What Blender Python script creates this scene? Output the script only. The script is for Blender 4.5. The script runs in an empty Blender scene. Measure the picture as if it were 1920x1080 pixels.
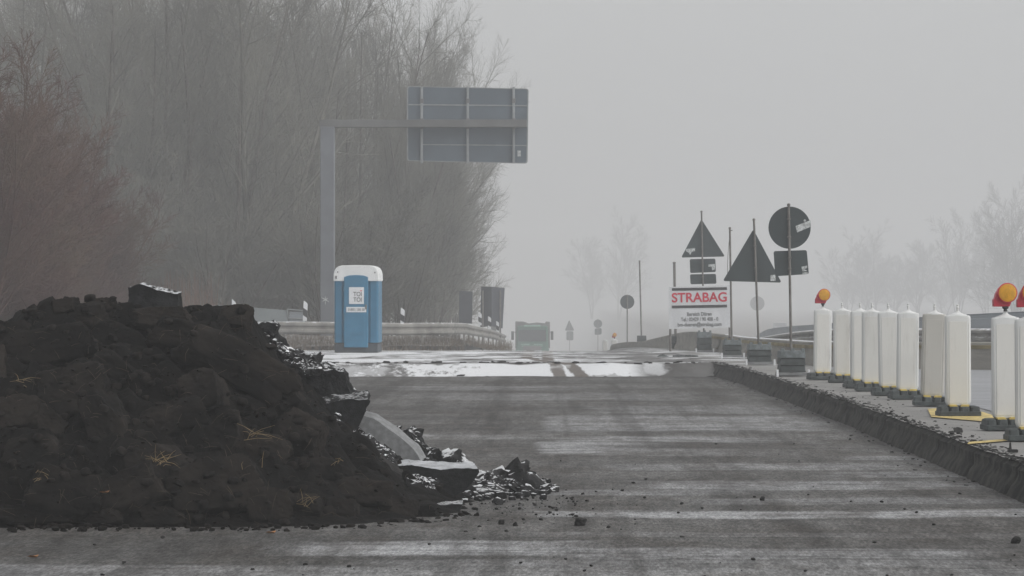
import bpy, math, random
from mathutils import Vector, noise, Matrix
R = math.radians
scene = bpy.context.scene
COL = scene.collection

# ------------------------------------------------------------------ camera
F, VX, VY, CZ = 6400.0, 1050.0, 559.0, 1.5      # focal length and vanishing point in pixels of the 1920 px photo
cam_d = bpy.data.cameras.new('camera')
cam = bpy.data.objects.new('camera', cam_d)
COL.objects.link(cam)
cam.location = (0, 0, CZ)
cam.rotation_euler = (R(90) + (VY - 540) / F, 0, (VX - 960) / F)
cam_d.sensor_width = 36
cam_d.lens = F / 1920 * 36
cam_d.clip_start = 0.5
cam_d.clip_end = 4000
scene.camera = cam

# ------------------------------------------------------------------ sky, sun, exposure
SUN_EL, SUN_ROT = R(38), R(118)
w = bpy.data.worlds.new('World')
scene.world = w
w.use_nodes = True
wn = w.node_tree.nodes
wl = w.node_tree.links
wn.clear()
wo = wn.new('ShaderNodeOutputWorld')
bg = wn.new('ShaderNodeBackground')
sky = wn.new('ShaderNodeTexSky')
sky.sky_type = 'NISHITA'
sky.sun_disc = False
sky.sun_elevation = SUN_EL
sky.sun_rotation = SUN_ROT
sky.dust_density = 5
sky.air_density = 1.5
hs = wn.new('ShaderNodeHueSaturation')
hs.inputs['Saturation'].default_value = 0.12
wl.new(sky.outputs[0], hs.inputs['Color'])
ov = wn.new('ShaderNodeMix')               # even grey overcast mixed into the sky
ov.data_type = 'RGBA'
ov.inputs[0].default_value = 0.6
ov.inputs[7].default_value = (4.9, 4.97, 5.02, 1)
wl.new(hs.outputs[0], ov.inputs[6])
wl.new(ov.outputs[2], bg.inputs[0])
bg.inputs[1].default_value = 0.122
wl.new(bg.outputs[0], wo.inputs[0])
sd = bpy.data.lights.new('sun', 'SUN')
sd.energy = 1.1
sd.angle = R(50)
sd.color = (1.0, 0.98, 0.95)
sun = bpy.data.objects.new('sun', sd)
COL.objects.link(sun)
# the sun stands high to the right of the camera and slightly behind it, behind the overcast
sdir = Vector((math.sin(SUN_ROT) * math.cos(SUN_EL), math.cos(SUN_ROT) * math.cos(SUN_EL), math.sin(SUN_EL)))
sun.rotation_euler = (-sdir).to_track_quat('-Z', 'Y').to_euler()
scene.view_settings.view_transform = 'Standard'
scene.view_settings.look = 'None'
scene.view_settings.gamma = 1
scene.view_settings.use_curve_mapping = False
scene.view_settings.exposure = 0.22
scene.render.engine = 'CYCLES'
scene.cycles.volume_bounces = 2

# ------------------------------------------------------------------ helpers
def P(px, py, Y):
    return Vector(((px - VX) * Y / F, Y, CZ - (py - VY) * Y / F))

def lerp_tab(tab, v):
    if v <= tab[0][0]: return tab[0][1]
    for (a, fa), (b, fb) in zip(tab, tab[1:]):
        if v <= b: return fa + (fb - fa) * (v - a) / (b - a)
    return tab[-1][1]

def sstep(a, b, v):
    t = min(1, max(0, (v - a) / (b - a)))
    return t * t * (3 - 2 * t)

def fbm(x, y, z=0.0, o=4):
    s, a = 0, 1
    for i in range(o):
        s += a * noise.noise(Vector((x, y, z + i * 7.3)))
        x *= 2.1; y *= 2.1; z *= 2.1; a *= 0.5
    return s

class MB:
    def __init__(s): s.v = []; s.f = []
    def add(s, vs, fs):
        b = len(s.v)
        s.v += [tuple(v) for v in vs]
        s.f += [tuple(i + b for i in f) for f in fs]
        return s
    def box(s, c, size, rot=None, bev=0.0, taper=1.0):
        hx, hy, hz = [q / 2 for q in size]
        M = rot.to_matrix() if rot is not None else Matrix.Identity(3)
        c = Vector(c)
        b = min(bev, hx * .9, hy * .9)
        def ring(z, k, inset):
            o = []
            X, Yy = hx * k - inset, hy * k - inset
            if b > 0:
                o = [(X - b, -Yy), (X, -Yy + b), (X, Yy - b), (X - b, Yy), (-X + b, Yy), (-X, Yy - b), (-X, -Yy + b), (-X + b, -Yy)]
            else:
                o = [(X, -Yy), (X, Yy), (-X, Yy), (-X, -Yy)]
            return [c + M @ Vector((p[0], p[1], z)) for p in o]
        if b > 0:
            rs = [ring(-hz, 1, b * .5), ring(-hz + b * .5, 1, 0), ring(hz - b * .5, taper, 0), ring(hz, taper, b * .5)]
        else:
            rs = [ring(-hz, 1, 0), ring(hz, taper, 0)]
        n = len(rs[0])
        vs = [p for r in rs for p in r]
        fs = []
        for k in range(len(rs) - 1):
            for i in range(n):
                j = (i + 1) % n
                fs.append((k * n + i, k * n + j, (k + 1) * n + j, (k + 1) * n + i))
        fs.append(tuple(reversed(range(n))))
        fs.append(tuple((len(rs) - 1) * n + i for i in range(n)))
        return s.add(vs, fs)
    def tube(s, pts, rad, n=8, caps=True):
        pts = [Vector(p) for p in pts]
        if not isinstance(rad, (list, tuple)): rad = [rad] * len(pts)
        vs, fs = [], []
        for i, p in enumerate(pts):
            d = (pts[min(i + 1, len(pts) - 1)] - pts[max(i - 1, 0)]).normalized()
            a = d.cross(Vector((0.123, 0.97, 0.21))).normalized()
            b = d.cross(a)
            for k in range(n):
                t = 2 * math.pi * k / n
                vs.append(p + (a * math.cos(t) + b * math.sin(t)) * rad[i])
        for i in range(len(pts) - 1):
            for k in range(n):
                j = (k + 1) % n
                fs.append((i * n + k, (i + 1) * n + k, (i + 1) * n + j, i * n + j))
        if caps:
            fs.append(tuple(range(n)))
            fs.append(tuple(reversed([(len(pts) - 1) * n + k for k in range(n)])))
        return s.add(vs, fs)
    def prism(s, outline, y0, y1):
        """outline = list of (x, z), extruded between y0 and y1"""
        n = len(outline)
        vs = [(x, y0, z) for x, z in outline] + [(x, y1, z) for x, z in outline]
        fs = [tuple(reversed(range(n))), tuple(n + i for i in range(n))]
        for i in range(n):
            j = (i + 1) % n
            fs.append((i, j, n + j, n + i))
        return s.add(vs, fs)
    def lathe(s, prof, c, n=20, axis='z'):
        c = Vector(c); vs = []; fs = []
        for r, h in prof:
            for k in range(n):
                t = 2 * math.pi * k / n
                if axis == 'z': q = Vector((r * math.cos(t), r * math.sin(t), h))
                else: q = Vector((r * math.cos(t), h, r * math.sin(t)))
                vs.append(c + q)
        m = len(prof)
        for i in range(m - 1):
            for k in range(n):
                j = (k + 1) % n
                fs.append((i * n + k, i * n + j, (i + 1) * n + j, (i + 1) * n + k))
        fs.append(tuple(reversed(range(n)))); fs.append(tuple((m - 1) * n + k for k in range(n)))
        return s.add(vs, fs)
    def mesh(s, name, m, smooth=0):
        me = bpy.data.meshes.new(name)
        me.from_pydata(s.v, [], s.f)
        import bmesh
        b = bmesh.new(); b.from_mesh(me)
        bmesh.ops.recalc_face_normals(b, faces=b.faces)
        if smooth:
            for f in b.faces: f.smooth = True
            for e in b.edges:
                if len(e.link_faces) == 2 and e.calc_face_angle(0) > R(smooth): e.smooth = False
        b.to_mesh(me); b.free()
        if m: me.materials.append(m)
        return me
    def build(s, name, m, parent=None, smooth=0):
        o = bpy.data.objects.new(name, s.mesh(name, m, smooth))
        COL.objects.link(o)
        if parent: o.parent = parent
        return o

def tag(o, label=None, cat=None, group=None, kind=None):
    if label: o['label'] = label
    if cat: o['category'] = cat
    if group: o['group'] = group
    if kind: o['kind'] = kind
    return o

def thing(name, loc, label, cat, group=None, rz=0.0):
    o = bpy.data.objects.new(name, None)
    o.empty_display_size = 0.2
    COL.objects.link(o)
    o.location = loc; o.rotation_euler = (0, 0, rz)
    return tag(o, label, cat, group)

def copy_tree(o, parent=None):
    c = o.copy(); COL.objects.link(c); c.parent = parent
    for ch in [x for x in bpy.data.objects if x.parent == o]:
        copy_tree(ch, c)
    return c

def text_mesh(body, size, m, name='lettering', bold=0.0, width=None, parent=None, loc=(0, 0, 0), align='CENTER', tilt=0.0, depth=0.002):
    cu = bpy.data.curves.new(name, 'FONT')
    cu.body = body; cu.size = size; cu.align_x = align; cu.align_y = 'CENTER'
    cu.offset = bold; cu.extrude = depth
    t = bpy.data.objects.new(name, cu); COL.objects.link(t)
    dg = bpy.context.evaluated_depsgraph_get()
    me = bpy.data.meshes.new_from_object(t.evaluated_get(dg))
    bpy.data.objects.remove(t)
    xs = [v.co.x for v in me.vertices]
    if width and xs:
        k = width / (max(xs) - min(xs)); mid = (max(xs) + min(xs)) / 2
        for v in me.vertices: v.co.x = (v.co.x - mid) * k
    me.materials.clear(); me.materials.append(m)
    o = bpy.data.objects.new(name, me); COL.objects.link(o)
    o.rotation_euler = (R(90), tilt, 0); o.location = loc
    if parent: o.parent = parent
    return o

# ------------------------------------------------------------------ materials
class NT:
    def __init__(s, name):
        s.m = bpy.data.materials.new(name); s.m.use_nodes = True
        s.n = s.m.node_tree.nodes; s.l = s.m.node_tree.links
        s.b = s.n['Principled BSDF']
        s.tc = s.n.new('ShaderNodeTexCoord'); s.geo = s.n.new('ShaderNodeNewGeometry')
        s.pos = s.geo.outputs['Position']
    def map(s, scale, src=None, rot=(0, 0, 0)):
        m = s.n.new('ShaderNodeMapping'); m.inputs['Scale'].default_value = scale
        m.inputs['Rotation'].default_value = rot
        s.l.new(src or s.pos, m.inputs['Vector']); return m.outputs[0]
    def noise(s, vec, scale=1, detail=5, rough=.55, dist=0):
        t = s.n.new('ShaderNodeTexNoise'); t.inputs['Scale'].default_value = scale
        t.inputs['Detail'].default_value = detail; t.inputs['Roughness'].default_value = rough
        t.inputs['Distortion'].default_value = dist
        s.l.new(vec, t.inputs['Vector']); return t.outputs[0]
    def vor(s, vec, scale, feat='F1'):
        t = s.n.new('ShaderNodeTexVoronoi'); t.inputs['Scale'].default_value = scale; t.feature = feat
        s.l.new(vec, t.inputs['Vector']); return t.outputs[0]
    def ramp(s, v, a, b, lo=0.0, hi=1.0):
        t = s.n.new('ShaderNodeMapRange'); t.interpolation_type = 'SMOOTHSTEP'
        t.inputs[1].default_value = a; t.inputs[2].default_value = b
        t.inputs[3].default_value = lo; t.inputs[4].default_value = hi
        s.l.new(v, t.inputs[0]); return t.outputs[0]
    def math(s, op, a, b=None, clamp=False):
        t = s.n.new('ShaderNodeMath'); t.operation = op; t.use_clamp = clamp
        for i, q in enumerate((a, b)):
            if q is None: continue
            if isinstance(q, (int, float)): t.inputs[i].default_value = q
            else: s.l.new(q, t.inputs[i])
        return t.outputs[0]
    def mix(s, f, a, b):
        t = s.n.new('ShaderNodeMix'); t.data_type = 'RGBA'
        if isinstance(f, (int, float)): t.inputs[0].default_value = f
        else: s.l.new(f, t.inputs[0])
        for i, q in ((6, a), (7, b)):
            if isinstance(q, (tuple, list)): t.inputs[i].default_value = (*q[:3], 1)
            else: s.l.new(q, t.inputs[i])
        return t.outputs[2]
    def sep(s, v=None):
        t = s.n.new('ShaderNodeSeparateXYZ'); s.l.new(v or s.pos, t.inputs[0]); return t.outputs
    def col(s, c):
        if isinstance(c, (tuple, list)): s.b.inputs['Base Color'].default_value = (*c[:3], 1)
        else: s.l.new(c, s.b.inputs['Base Color'])
    def rough(s, r):
        if isinstance(r, (int, float)): s.b.inputs['Roughness'].default_value = r
        else: s.l.new(r, s.b.inputs['Roughness'])
    def bump(s, h, strength=.5, dist=.02):
        t = s.n.new('ShaderNodeBump'); t.inputs['Strength'].default_value = strength
        t.inputs['Distance'].default_value = dist
        s.l.new(h, t.inputs['Height']); s.l.new(t.outputs[0], s.b.inputs['Normal'])

SNOW = (0.72, 0.73, 0.75)

def simple(name, c, rough=.6, var=.25, sc=3, metal=0, bump=0.0, c2=None, snow=None, streak=(1, 1, 1), spec=.5):
    t = NT(name)
    n = t.noise(t.map(streak), sc, 6)
    f = t.ramp(n, .35, .68)
    lo = tuple(q * (1 - var) for q in c); hi = tuple(min(1, q * (1 + var)) for q in c)
    cc = t.mix(f, lo, c2 or hi)
    if snow is not None:     # snow lies on faces that look up
        th, amt, s2 = snow
        nz = t.sep(t.geo.outputs['Normal'])[2]
        n2 = t.noise(t.pos, s2, 5, .7)
        m = t.math('ADD', nz, t.math('MULTIPLY', t.math('SUBTRACT', n2, .5), amt))
        k = t.ramp(m, th, th + .12)
        cc = t.mix(k, cc, SNOW)
        t.rough(t.math('ADD', t.math('MULTIPLY', k, .9 - rough), rough))
    else:
        t.rough(rough)
    t.col(cc)
    t.b.inputs['Metallic'].default_value = metal
    t.b.inputs['Specular IOR Level'].default_value = spec
    if bump: t.bump(t.noise(t.pos, sc * 6, 6, .65), bump, .02)
    return t.m

M = {}
M['soil'] = simple('soil', (0.003, 0.0026, 0.0023), .95, .45, 5, bump=1.0, c2=(.006, .0048, .004), spec=.15)  # nearly black: shade in the crevices between the clods is put into this colour
M['soil_clod'] = simple('soil_clod', (0.0065, 0.006, 0.0056), .95, .4, 2.5, bump=.8, c2=(.024, .0198, .017), spec=.15)
M['soil_crumb'] = simple('soil_crumb', (0.011, 0.0095, 0.0085), .95, .4, 4, bump=.6, c2=(.018, .0145, .0125), spec=.15)
M['asphalt_chunk'] = simple('asphalt_chunk', (0.022, 0.023, 0.024), .9, .4, 14, bump=1.0, snow=(.86, .5, 18), spec=.2)
M['asphalt_dark'] = simple('asphalt_dark', (0.02, 0.021, 0.022), .9, .4, 20, bump=1.0, snow=(.93, .35, 30), spec=.2)
M['asphalt_smooth'] = simple('asphalt_smooth', (0.22, 0.225, 0.23), .8, .15, 25, bump=.3, spec=.3)
M['slab_top'] = simple('slab_top', (0.42, 0.43, 0.45), .7, .25, 9, bump=.2)
M['rubble'] = simple('rubble', (0.03, 0.03, 0.031), .9, .5, 12, bump=1.0, snow=(.80, .9, 14), spec=.2)
M['rubble_mound'] = simple('rubble_mound', (0.026, 0.025, 0.025), .9, .5, 12, bump=1.0, snow=(.72, 1.8, 30), spec=.2)
M['stone'] = simple('stone', (0.03, 0.029, 0.028), .9, .5, 20, bump=.8, spec=.2)
def worn(name, c, dirt, amt):
    t = NT(name)
    o = t.pos
    st = t.noise(t.map((9, 9, 1.1)), 1, 5, .7)
    sp = t.noise(t.pos, 26, 5, .75)
    big = t.noise(t.pos, 1.7, 3)
    cc = t.mix(t.math('MULTIPLY', t.ramp(st, .5, .75), amt), c, dirt)
    cc = t.mix(t.math('MULTIPLY', t.ramp(sp, .62, .72), .5), cc, dirt)
    cc = t.mix(t.ramp(big, .3, .75, 0, .35), cc, tuple(q * .8 for q in c))
    t.col(cc); t.rough(.5); t.bump(st, .15, .01)
    return t.m
M['white_plastic'] = worn('white_plastic', (.68, .69, .685), (.40, .39, .365), .6)
M['grey_plastic'] = worn('grey_plastic', (.66, .655, .625), (.38, .36, .33), .6)
M['dirty_plastic'] = worn('dirty_plastic', (.50, .49, .46), (.28, .26, .23), .7)
M['rubber'] = simple('rubber', (0.045, 0.055, 0.055), .75, .35, 8, bump=.4)
M['rubber_light'] = simple('rubber_light', (0.13, 0.15, 0.155), .75, .3, 12, bump=.4)
M['yellow_plastic'] = simple('yellow_plastic', (0.62, 0.47, 0.13), .6, .2, 8)
M['yellow_paint'] = simple('yellow_paint', (0.55, 0.42, 0.15), .7, .35, 14)
M['lamp_red'] = simple('lamp_red', (0.50, 0.02, 0.045), .4, .15, 4)
M['lens'] = simple('lens', (0.62, 0.30, 0.004), .6, .12, 30)
M['black'] = simple('black', (0.02, 0.02, 0.022), .7, .2, 5)
M['sign_back'] = simple('sign_back', (0.032, 0.045, 0.048), .6, .15, 2.5)
M['sign_panel_back'] = simple('sign_panel_back', (0.075, 0.10, 0.125), .5, .12, 1.2)
M['sticker'] = simple('sticker', (0.50, 0.52, 0.52), .6, .35, 30)
M['galv'] = simple('galv', (0.23, 0.235, 0.24), .55, .2, 6, metal=.35)
M['galv_dirty'] = simple('galv_dirty', (0.22, 0.21, 0.195), .7, .3, 2, metal=.1, snow=(.85, .5, 8), streak=(1, 1, .3))
M['pole'] = simple('pole', (0.16, 0.15, 0.14), .6, .25, 6, metal=.2)
M['gantry'] = simple('gantry', (0.14, 0.15, 0.17), .6, .12, 1.5)
M['gantry_beam'] = simple('gantry_beam', (0.12, 0.12, 0.12), .65, .15, 1.5, snow=(.9, .3, 10))
M['rib'] = simple('rib', (0.25, 0.265, 0.275), .5, .15, 4, metal=.2)
M['blue'] = simple('blue', (0.030, 0.155, 0.27), .45, .08, 3)
M['blue_door'] = simple('blue_door', (0.036, 0.175, 0.30), .42, .08, 3)
M['toilet_white'] = simple('toilet_white', (0.76, 0.77, 0.77), .5, .05, 3)
M['toilet_base'] = simple('toilet_base', (0.05, 0.06, 0.07), .7, .15, 5)
M['white'] = simple('white', (0.72, 0.73, 0.75), .5, .06, 3)
M['board_white'] = simple('board_white', (0.66, 0.67, 0.69), .5, .06, 3)
M['ink'] = simple('ink', (0.035, 0.035, 0.037), .6, .1, 5)
M['ink_soft'] = simple('ink_soft', (0.17, 0.175, 0.18), .6, .1, 5)
M['red_ink'] = simple('red_ink', (0.55, 0.018, 0.05), .5, .1, 5)
M['steel_wall'] = simple('steel_wall', (0.30, 0.33, 0.36), .5, .12, .7, metal=.15, streak=(.3, .3, 3))
M['panel_rail'] = simple('panel_rail', (0.24, 0.27, 0.28), .5, .12, .7, metal=.15, snow=(.85, .3, 5))
M['bark'] = simple('bark', (0.075, 0.062, 0.053), .9, .35, 2)
M['bark_light'] = simple('bark_light', (0.10, 0.097, 0.082), .9, .3, 2)
M['twig'] = simple('twig', (0.125, 0.124, 0.108), .9, .25, .6, c2=(.165, .16, .135))
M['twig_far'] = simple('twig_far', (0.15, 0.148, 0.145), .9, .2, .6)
M['twig_red'] = simple('twig_red', (0.12, 0.055, 0.05), .9, .3, .4, c2=(.10, .065, .045))
M['reed'] = simple('reed', (0.15, 0.085, 0.06), .9, .4, 3)
M['straw'] = simple('straw', (0.30, 0.22, 0.11), .8, .3, 8)
M['leaf'] = simple('leaf', (0.35, 0.17, 0.07), .8, .3, 8)
M['teal'] = simple('teal', (0.05, 0.16, 0.14), .6, .15, 3)
M['truck_green'] = simple('truck_green', (0.03, 0.12, 0.08), .4, .15, 1)
M['truck_light'] = simple('truck_light', (0.25, 0.42, 0.34), .4, .1, 2)
M['truck_grey'] = simple('truck_grey', (0.12, 0.11, 0.11), .7, .3, 1)
M['glass'] = simple('glass', (0.025, 0.03, 0.035), .15, .1, 1)
M['pink'] = simple('pink', (0.55, 0.12, 0.16), .7, .2, 10)
M['car_grey'] = simple('car_grey', (0.10, 0.11, 0.125), .4, .1, 1)

def temp_barrier_mat():
    t = NT('barrier_concrete')
    z = t.tc.outputs['Object']
    base = t.mix(t.ramp(t.noise(t.map((.5, .5, 3)), 2, 6), .3, .7), (.17, .16, .145), (.27, .255, .225))
    nz = t.noise(t.map((.35, .35, .5)), 2.2, 3)
    uv = t.sep()[2]
    t.col(base); t.rough(.85); t.bump(t.noise(t.pos, 30), .3)
    return t.m
M['barrier'] = temp_barrier_mat()
M['barrier_yellow'] = simple('barrier_yellow', (0.22, 0.18, 0.08), .8, .35, 3, c2=(.27, .22, .11))

def lit(name, c, e):
    t = NT(name); t.col(c)
    t.b.inputs['Emission Color'].default_value = (*c, 1); t.b.inputs['Emission Strength'].default_value = e
    return t.m
M['headlight'] = lit('headlight', (1, .97, .9), 14)

# milled asphalt
def milled():
    t = NT('milled_asphalt')
    x, y, z = t.sep()
    big = t.noise(t.map((.13, .42, 1)), 1.0, 6, .6)
    mid = t.noise(t.map((.5, 1.6, 1), rot=(0, 0, .06)), 1.0, 5, .6)
    streak = t.noise(t.map((.32, 4.2, 1), rot=(0, 0, .03)), 1.0, 5, .65, .6)
    fine = t.noise(t.map((20, 4.2, 1)), 1.0, 5, .8)
    lng = t.noise(t.map((1.5, .06, 1)), 1.0, 4, .6)          # wheel paths along the road
    c = t.mix(t.ramp(big, .3, .7), (.076, .074, .072), (.150, .147, .143))
    smk = t.ramp(t.noise(t.map((.22, .3, 1)), 1.0, 3), .38, .62)
    c = t.mix(t.math('MULTIPLY', t.math('MULTIPLY', t.ramp(streak, .50, .70), smk), .5), c, (.165, .163, .163))
    c = t.mix(t.math('MULTIPLY', t.math('MULTIPLY', t.ramp(streak, .42, .26), smk), .35), c, (.035, .033, .032))
    c = t.mix(t.math('MULTIPLY', t.ramp(mid, .52, .75), .5), c, (.045, .043, .041))
    c = t.mix(t.math('MULTIPLY', t.ramp(lng, .48, .66), .75), c, (.04, .037, .035))
    c = t.mix(t.math('MULTIPLY', t.ramp(fine, .5, .72), .7), c, (.018, .017, .017))
    c = t.mix(t.math('MULTIPLY', t.ramp(fine, .5, .28), .45), c, (.17, .167, .165))
    # frosty and wet lanes left by the milling machine, lying across and along the road
    nx = t.math('MULTIPLY', t.math('SUBTRACT', t.noise(t.map((.35, .6, 1)), 1.0, 4, .6), .5), 1.6)
    ny = t.math('MULTIPLY', t.math('SUBTRACT', t.noise(t.map((.5, .25, 1)), 1.0, 4, .65), .5), 1.0)
    xx = t.math('ADD', x, nx); yy = t.math('ADD', y, ny)
    bands = [  # Yc, half width, x0, x1, strength, softness
        (23.75, .28, -.5, 9.0, .85, .22), (20.45, .42, -1.75, 0.0, .8, .25), (20.05, .3, -.3, 2.3, .5, .2),
        (18.5, .45, -4.5, 9, .35, .3), (19.3, .22, -1.4, 6, .35, .15), (27.4, .5, .3, 3.0, .55, .4), (26.4, .25, -.3, 1.3, .4, .25),
        (30.4, .4, .2, 2.9, .35, .4), (34.1, 1.3, -.28, .55, .75, .35), (36.3, .5, -.2, 1.9, .6, .4), (33.2, .6, .5, 1.6, .35, .5),
        (41.0, 2.0, -.25, 2.9, .5, 1.0), (40.6, 1.1, -.25, .5, .5, .6), (38.9, .3, .3, 2.9, .4, .3), (46, 1.2, .2, 3, .3, .8), (37.0, .5, -2.5, -.5, .3, .4),
        (52, 1.5, -2.5, 1.5, .25, 1), (57, 1.0, -3, 0, .3, .8), (21.6, .15, -.5, 3, .25, .15), (25.2, .25, .8, 3.4, .3, .2), (29.0, .3, 1.9, 3.4, .4, .3), (32, .3, 2.4, 3.5, .4, .3)]
    tot = None
    for yc, hw, x0, x1, st, so in bands:
        a = t.ramp(t.math('ABSOLUTE', t.math('SUBTRACT', yy, yc)), hw, hw + so, 1, 0)
        b = t.ramp(xx, x0, x0 + .5) if x0 not in (-.28, -.25) else t.ramp(t.math('ADD', x, t.math('MULTIPLY', nx, .12)), x0, x0 + .15)
        e = t.ramp(xx, x1 - .3, x1 + .7, 1, 0)
        q = t.math('MULTIPLY', t.math('MULTIPLY', a, b), t.math('MULTIPLY', e, st))
        tot = q if tot is None else t.math('MAXIMUM', tot, q)
    brk = t.ramp(t.noise(t.map((.8, 3.0, 1)), 1.0, 6, .7), .3, .6, .25, 1)
    wet = t.math('MULTIPLY', tot, brk)
    wet = t.math('MULTIPLY', wet, t.ramp(fine, .25, .6, 1, .7))
    c = t.mix(wet, c, (.44, .445, .46))
    c = t.mix(t.math('MULTIPLY', t.ramp(fine, .52, .75), .35), c, (.02, .019, .018))
    c = t.mix(t.math('MULTIPLY', t.ramp(t.noise(t.map((.1, 5, 1)), 1.0, 3), .63, .70), .75), c, (.028, .027, .026))
    blot = t.noise(t.map((1.6, .55, 1), rot=(0, 0, .3)), 1.0, 7, .72)
    c = t.mix(t.math('MULTIPLY', t.ramp(blot, .48, .62), .5), c, (.062, .054, .048))
    bl2 = t.noise(t.map((.45, .25, 1), rot=(0, 0, -.4)), 1.0, 6, .7)
    c = t.mix(t.math('MULTIPLY', t.ramp(bl2, .5, .62), .4), c, (.055, .048, .043))
    c = t.mix(t.math('MULTIPLY', t.ramp(t.noise(t.map((.9, .4, 1)), 1.0, 8, .8), .55, .72), .4), c, (.20, .2, .205))
    g2 = t.noise(t.map((55, 7, 1)), 1.0, 3, .8)
    g3 = t.noise(t.map((7, 1.1, 1), rot=(0, 0, -.05)), 1.0, 4, .75)
    g = t.math('MULTIPLY', t.ramp(fine, .35, .65, .55, 1.5), t.math('MULTIPLY', t.ramp(g2, .32, .68, .6, 1.4), t.ramp(g3, .3, .7, .72, 1.28)))
    lg2 = t.noise(t.map((2.6, .035, 1), rot=(0, 0, .012)), 1.0, 3, .55)
    c = t.mix(t.math('MULTIPLY', t.ramp(lg2, .52, .64), .45), c, (.05, .047, .045))
    vm = t.n.new('ShaderNodeVectorMath'); vm.operation = 'SCALE'
    t.l.new(c, vm.inputs[0]); t.l.new(g, vm.inputs['Scale'])
    c = vm.outputs[0]
    t.col(c)
    t.l.new(t.ramp(wet, 0, 1, .10, .5), t.b.inputs['Specular IOR Level'])
    t.rough(t.math('SUBTRACT', .78, t.math('MULTIPLY', wet, .3)))
    wv = t.n.new('ShaderNodeTexWave'); wv.inputs['Scale'].default_value = 7; wv.inputs['Distortion'].default_value = 3.5
    wv.inputs['Detail'].default_value = 3; wv.inputs['Detail Scale'].default_value = 3
    t.l.new(t.map((1, .35, 1), rot=(0, 0, R(25))), wv.inputs['Vector'])
    h = t.math('ADD', t.math('MULTIPLY', wv.outputs[1], .3), fine)
    t.bump(h, .6, .012)
    return t.m
M['milled'] = milled()

def deck():
    t = NT('snowy_deck')
    x, y, z = t.sep()
    base = t.mix(t.ramp(t.noise(t.map((.6, .6, 1)), 1, 6, .6), .3, .7), (.20, .195, .188), (.28, .273, .265))
    fine = t.noise(t.map((9, 9, 1)), 1, 5, .8)
    base = t.mix(t.math('MULTIPLY', t.ramp(fine, .55, .75), .6), base, (.07, .068, .065))
    dirt = t.mix(t.ramp(t.noise(t.map((1.2, .5, 1)), 1, 5), .35, .65), (.06, .056, .053), (.13, .127, .125))
    far = t.ramp(y, 63.5, 65.2)
    leftish = t.ramp(t.math('ADD', x, t.math('MULTIPLY', t.noise(t.map((.4, .3, 1)), 1, 4), .8)), 3.0, 3.9, 1, 0)
    c = t.mix(t.math('MULTIPLY', far, leftish), base, dirt)
    # snow
    n1 = t.noise(t.map((.55, .22, 1)), 1, 6, .65)
    n2 = t.noise(t.map((3.5, 1.5, 3)), 1, 6, .75)
    xr = t.ramp(t.math('ADD', x, t.math('MULTIPLY', n1, .8)), 1.7, 2.3, 1, 0)
    xl = t.ramp(t.math('ADD', x, t.math('MULTIPLY', n1, 1.0)), -3.4, -0.4)
    bank = t.ramp(t.math('ADD', n2, t.math('MULTIPLY', xl, .22)), .46, .60)
    near = t.math('MULTIPLY', bank, xr)
    midd = t.ramp(t.math('ADD', t.math('MULTIPLY', n1, .6), t.math('MULTIPLY', n2, .45)), .49, .57)
    xr2 = t.ramp(t.math('ADD', x, t.math('MULTIPLY', n1, 2.5)), .9, 3.4, 1, 0.12)
    xr2l = t.math('MULTIPLY', midd, xr2)
    full = t.math('MULTIPLY', t.ramp(x, -1.4, -.5, 1, 0), t.ramp(n1, .40, .52))
    s2 = t.math('MAXIMUM', xr2l, full)
    isn = t.ramp(y, 67.3, 67.5)
    snow = t.math('ADD', t.math('MULTIPLY', near, t.math('SUBTRACT', 1, isn)), t.math('MULTIPLY', s2, isn))
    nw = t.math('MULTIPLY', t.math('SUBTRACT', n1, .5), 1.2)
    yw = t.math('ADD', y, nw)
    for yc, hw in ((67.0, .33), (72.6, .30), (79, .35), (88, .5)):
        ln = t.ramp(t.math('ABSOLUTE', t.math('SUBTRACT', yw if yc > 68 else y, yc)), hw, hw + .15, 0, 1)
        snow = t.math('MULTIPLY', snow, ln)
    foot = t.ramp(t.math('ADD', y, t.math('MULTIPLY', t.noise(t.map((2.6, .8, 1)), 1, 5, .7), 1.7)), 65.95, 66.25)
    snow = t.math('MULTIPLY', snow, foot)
    # tyre tracks that swing through the snow
    tracks = None
    yy = t.math('SUBTRACT', y, 64.5)
    for x0, sl in ((.08, -.09), (.54, -.17)):
        cx = t.math('ADD', x0, t.math('MULTIPLY', yy, sl))
        cx = t.math('MAXIMUM', cx, t.math('ADD', -.75 + x0, t.math('MULTIPLY', yy, -.005)))
        d = t.math('ABSOLUTE', t.math('SUBTRACT', t.math('ADD', x, t.math('MULTIPLY', t.math('SUBTRACT', n2, .5), .22)), cx))
        q = t.ramp(d, .10, .15, 1, 0)
        tracks = q if tracks is None else t.math('MAXIMUM', tracks, q)
    snow = t.math('MULTIPLY', snow, t.math('SUBTRACT', 1, t.math('MULTIPLY', tracks, .93)))
    c = t.mix(t.math('MULTIPLY', t.math('MULTIPLY', tracks, .9), far), c, (.12, .10, .085))
    snow = t.math('MULTIPLY', snow, far)
    snow = t.math('MULTIPLY', snow, leftish)
    # drifted snow round the sign bases
    isl = t.math('MULTIPLY', t.ramp(y, 62, 68), t.ramp(t.noise(t.map((.9, .5, 1)), 1, 5), .50, .6))
    isl = t.math('MULTIPLY', isl, t.ramp(y, 120, 160, 1, 0))
    snow = t.math('MAXIMUM', snow, t.math('MULTIPLY', isl, .8))
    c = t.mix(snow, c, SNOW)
    t.col(c); t.rough(.85); t.b.inputs['Specular IOR Level'].default_value = .3
    t.bump(t.math('ADD', fine, t.math('MULTIPLY', n2, .5)), .5, .02)
    return t.m
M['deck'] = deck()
M['lane'] = simple('lane', (.27, .275, .29), .7, .12, 1.2, streak=(.5, 1.5, 1), bump=.1)
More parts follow.
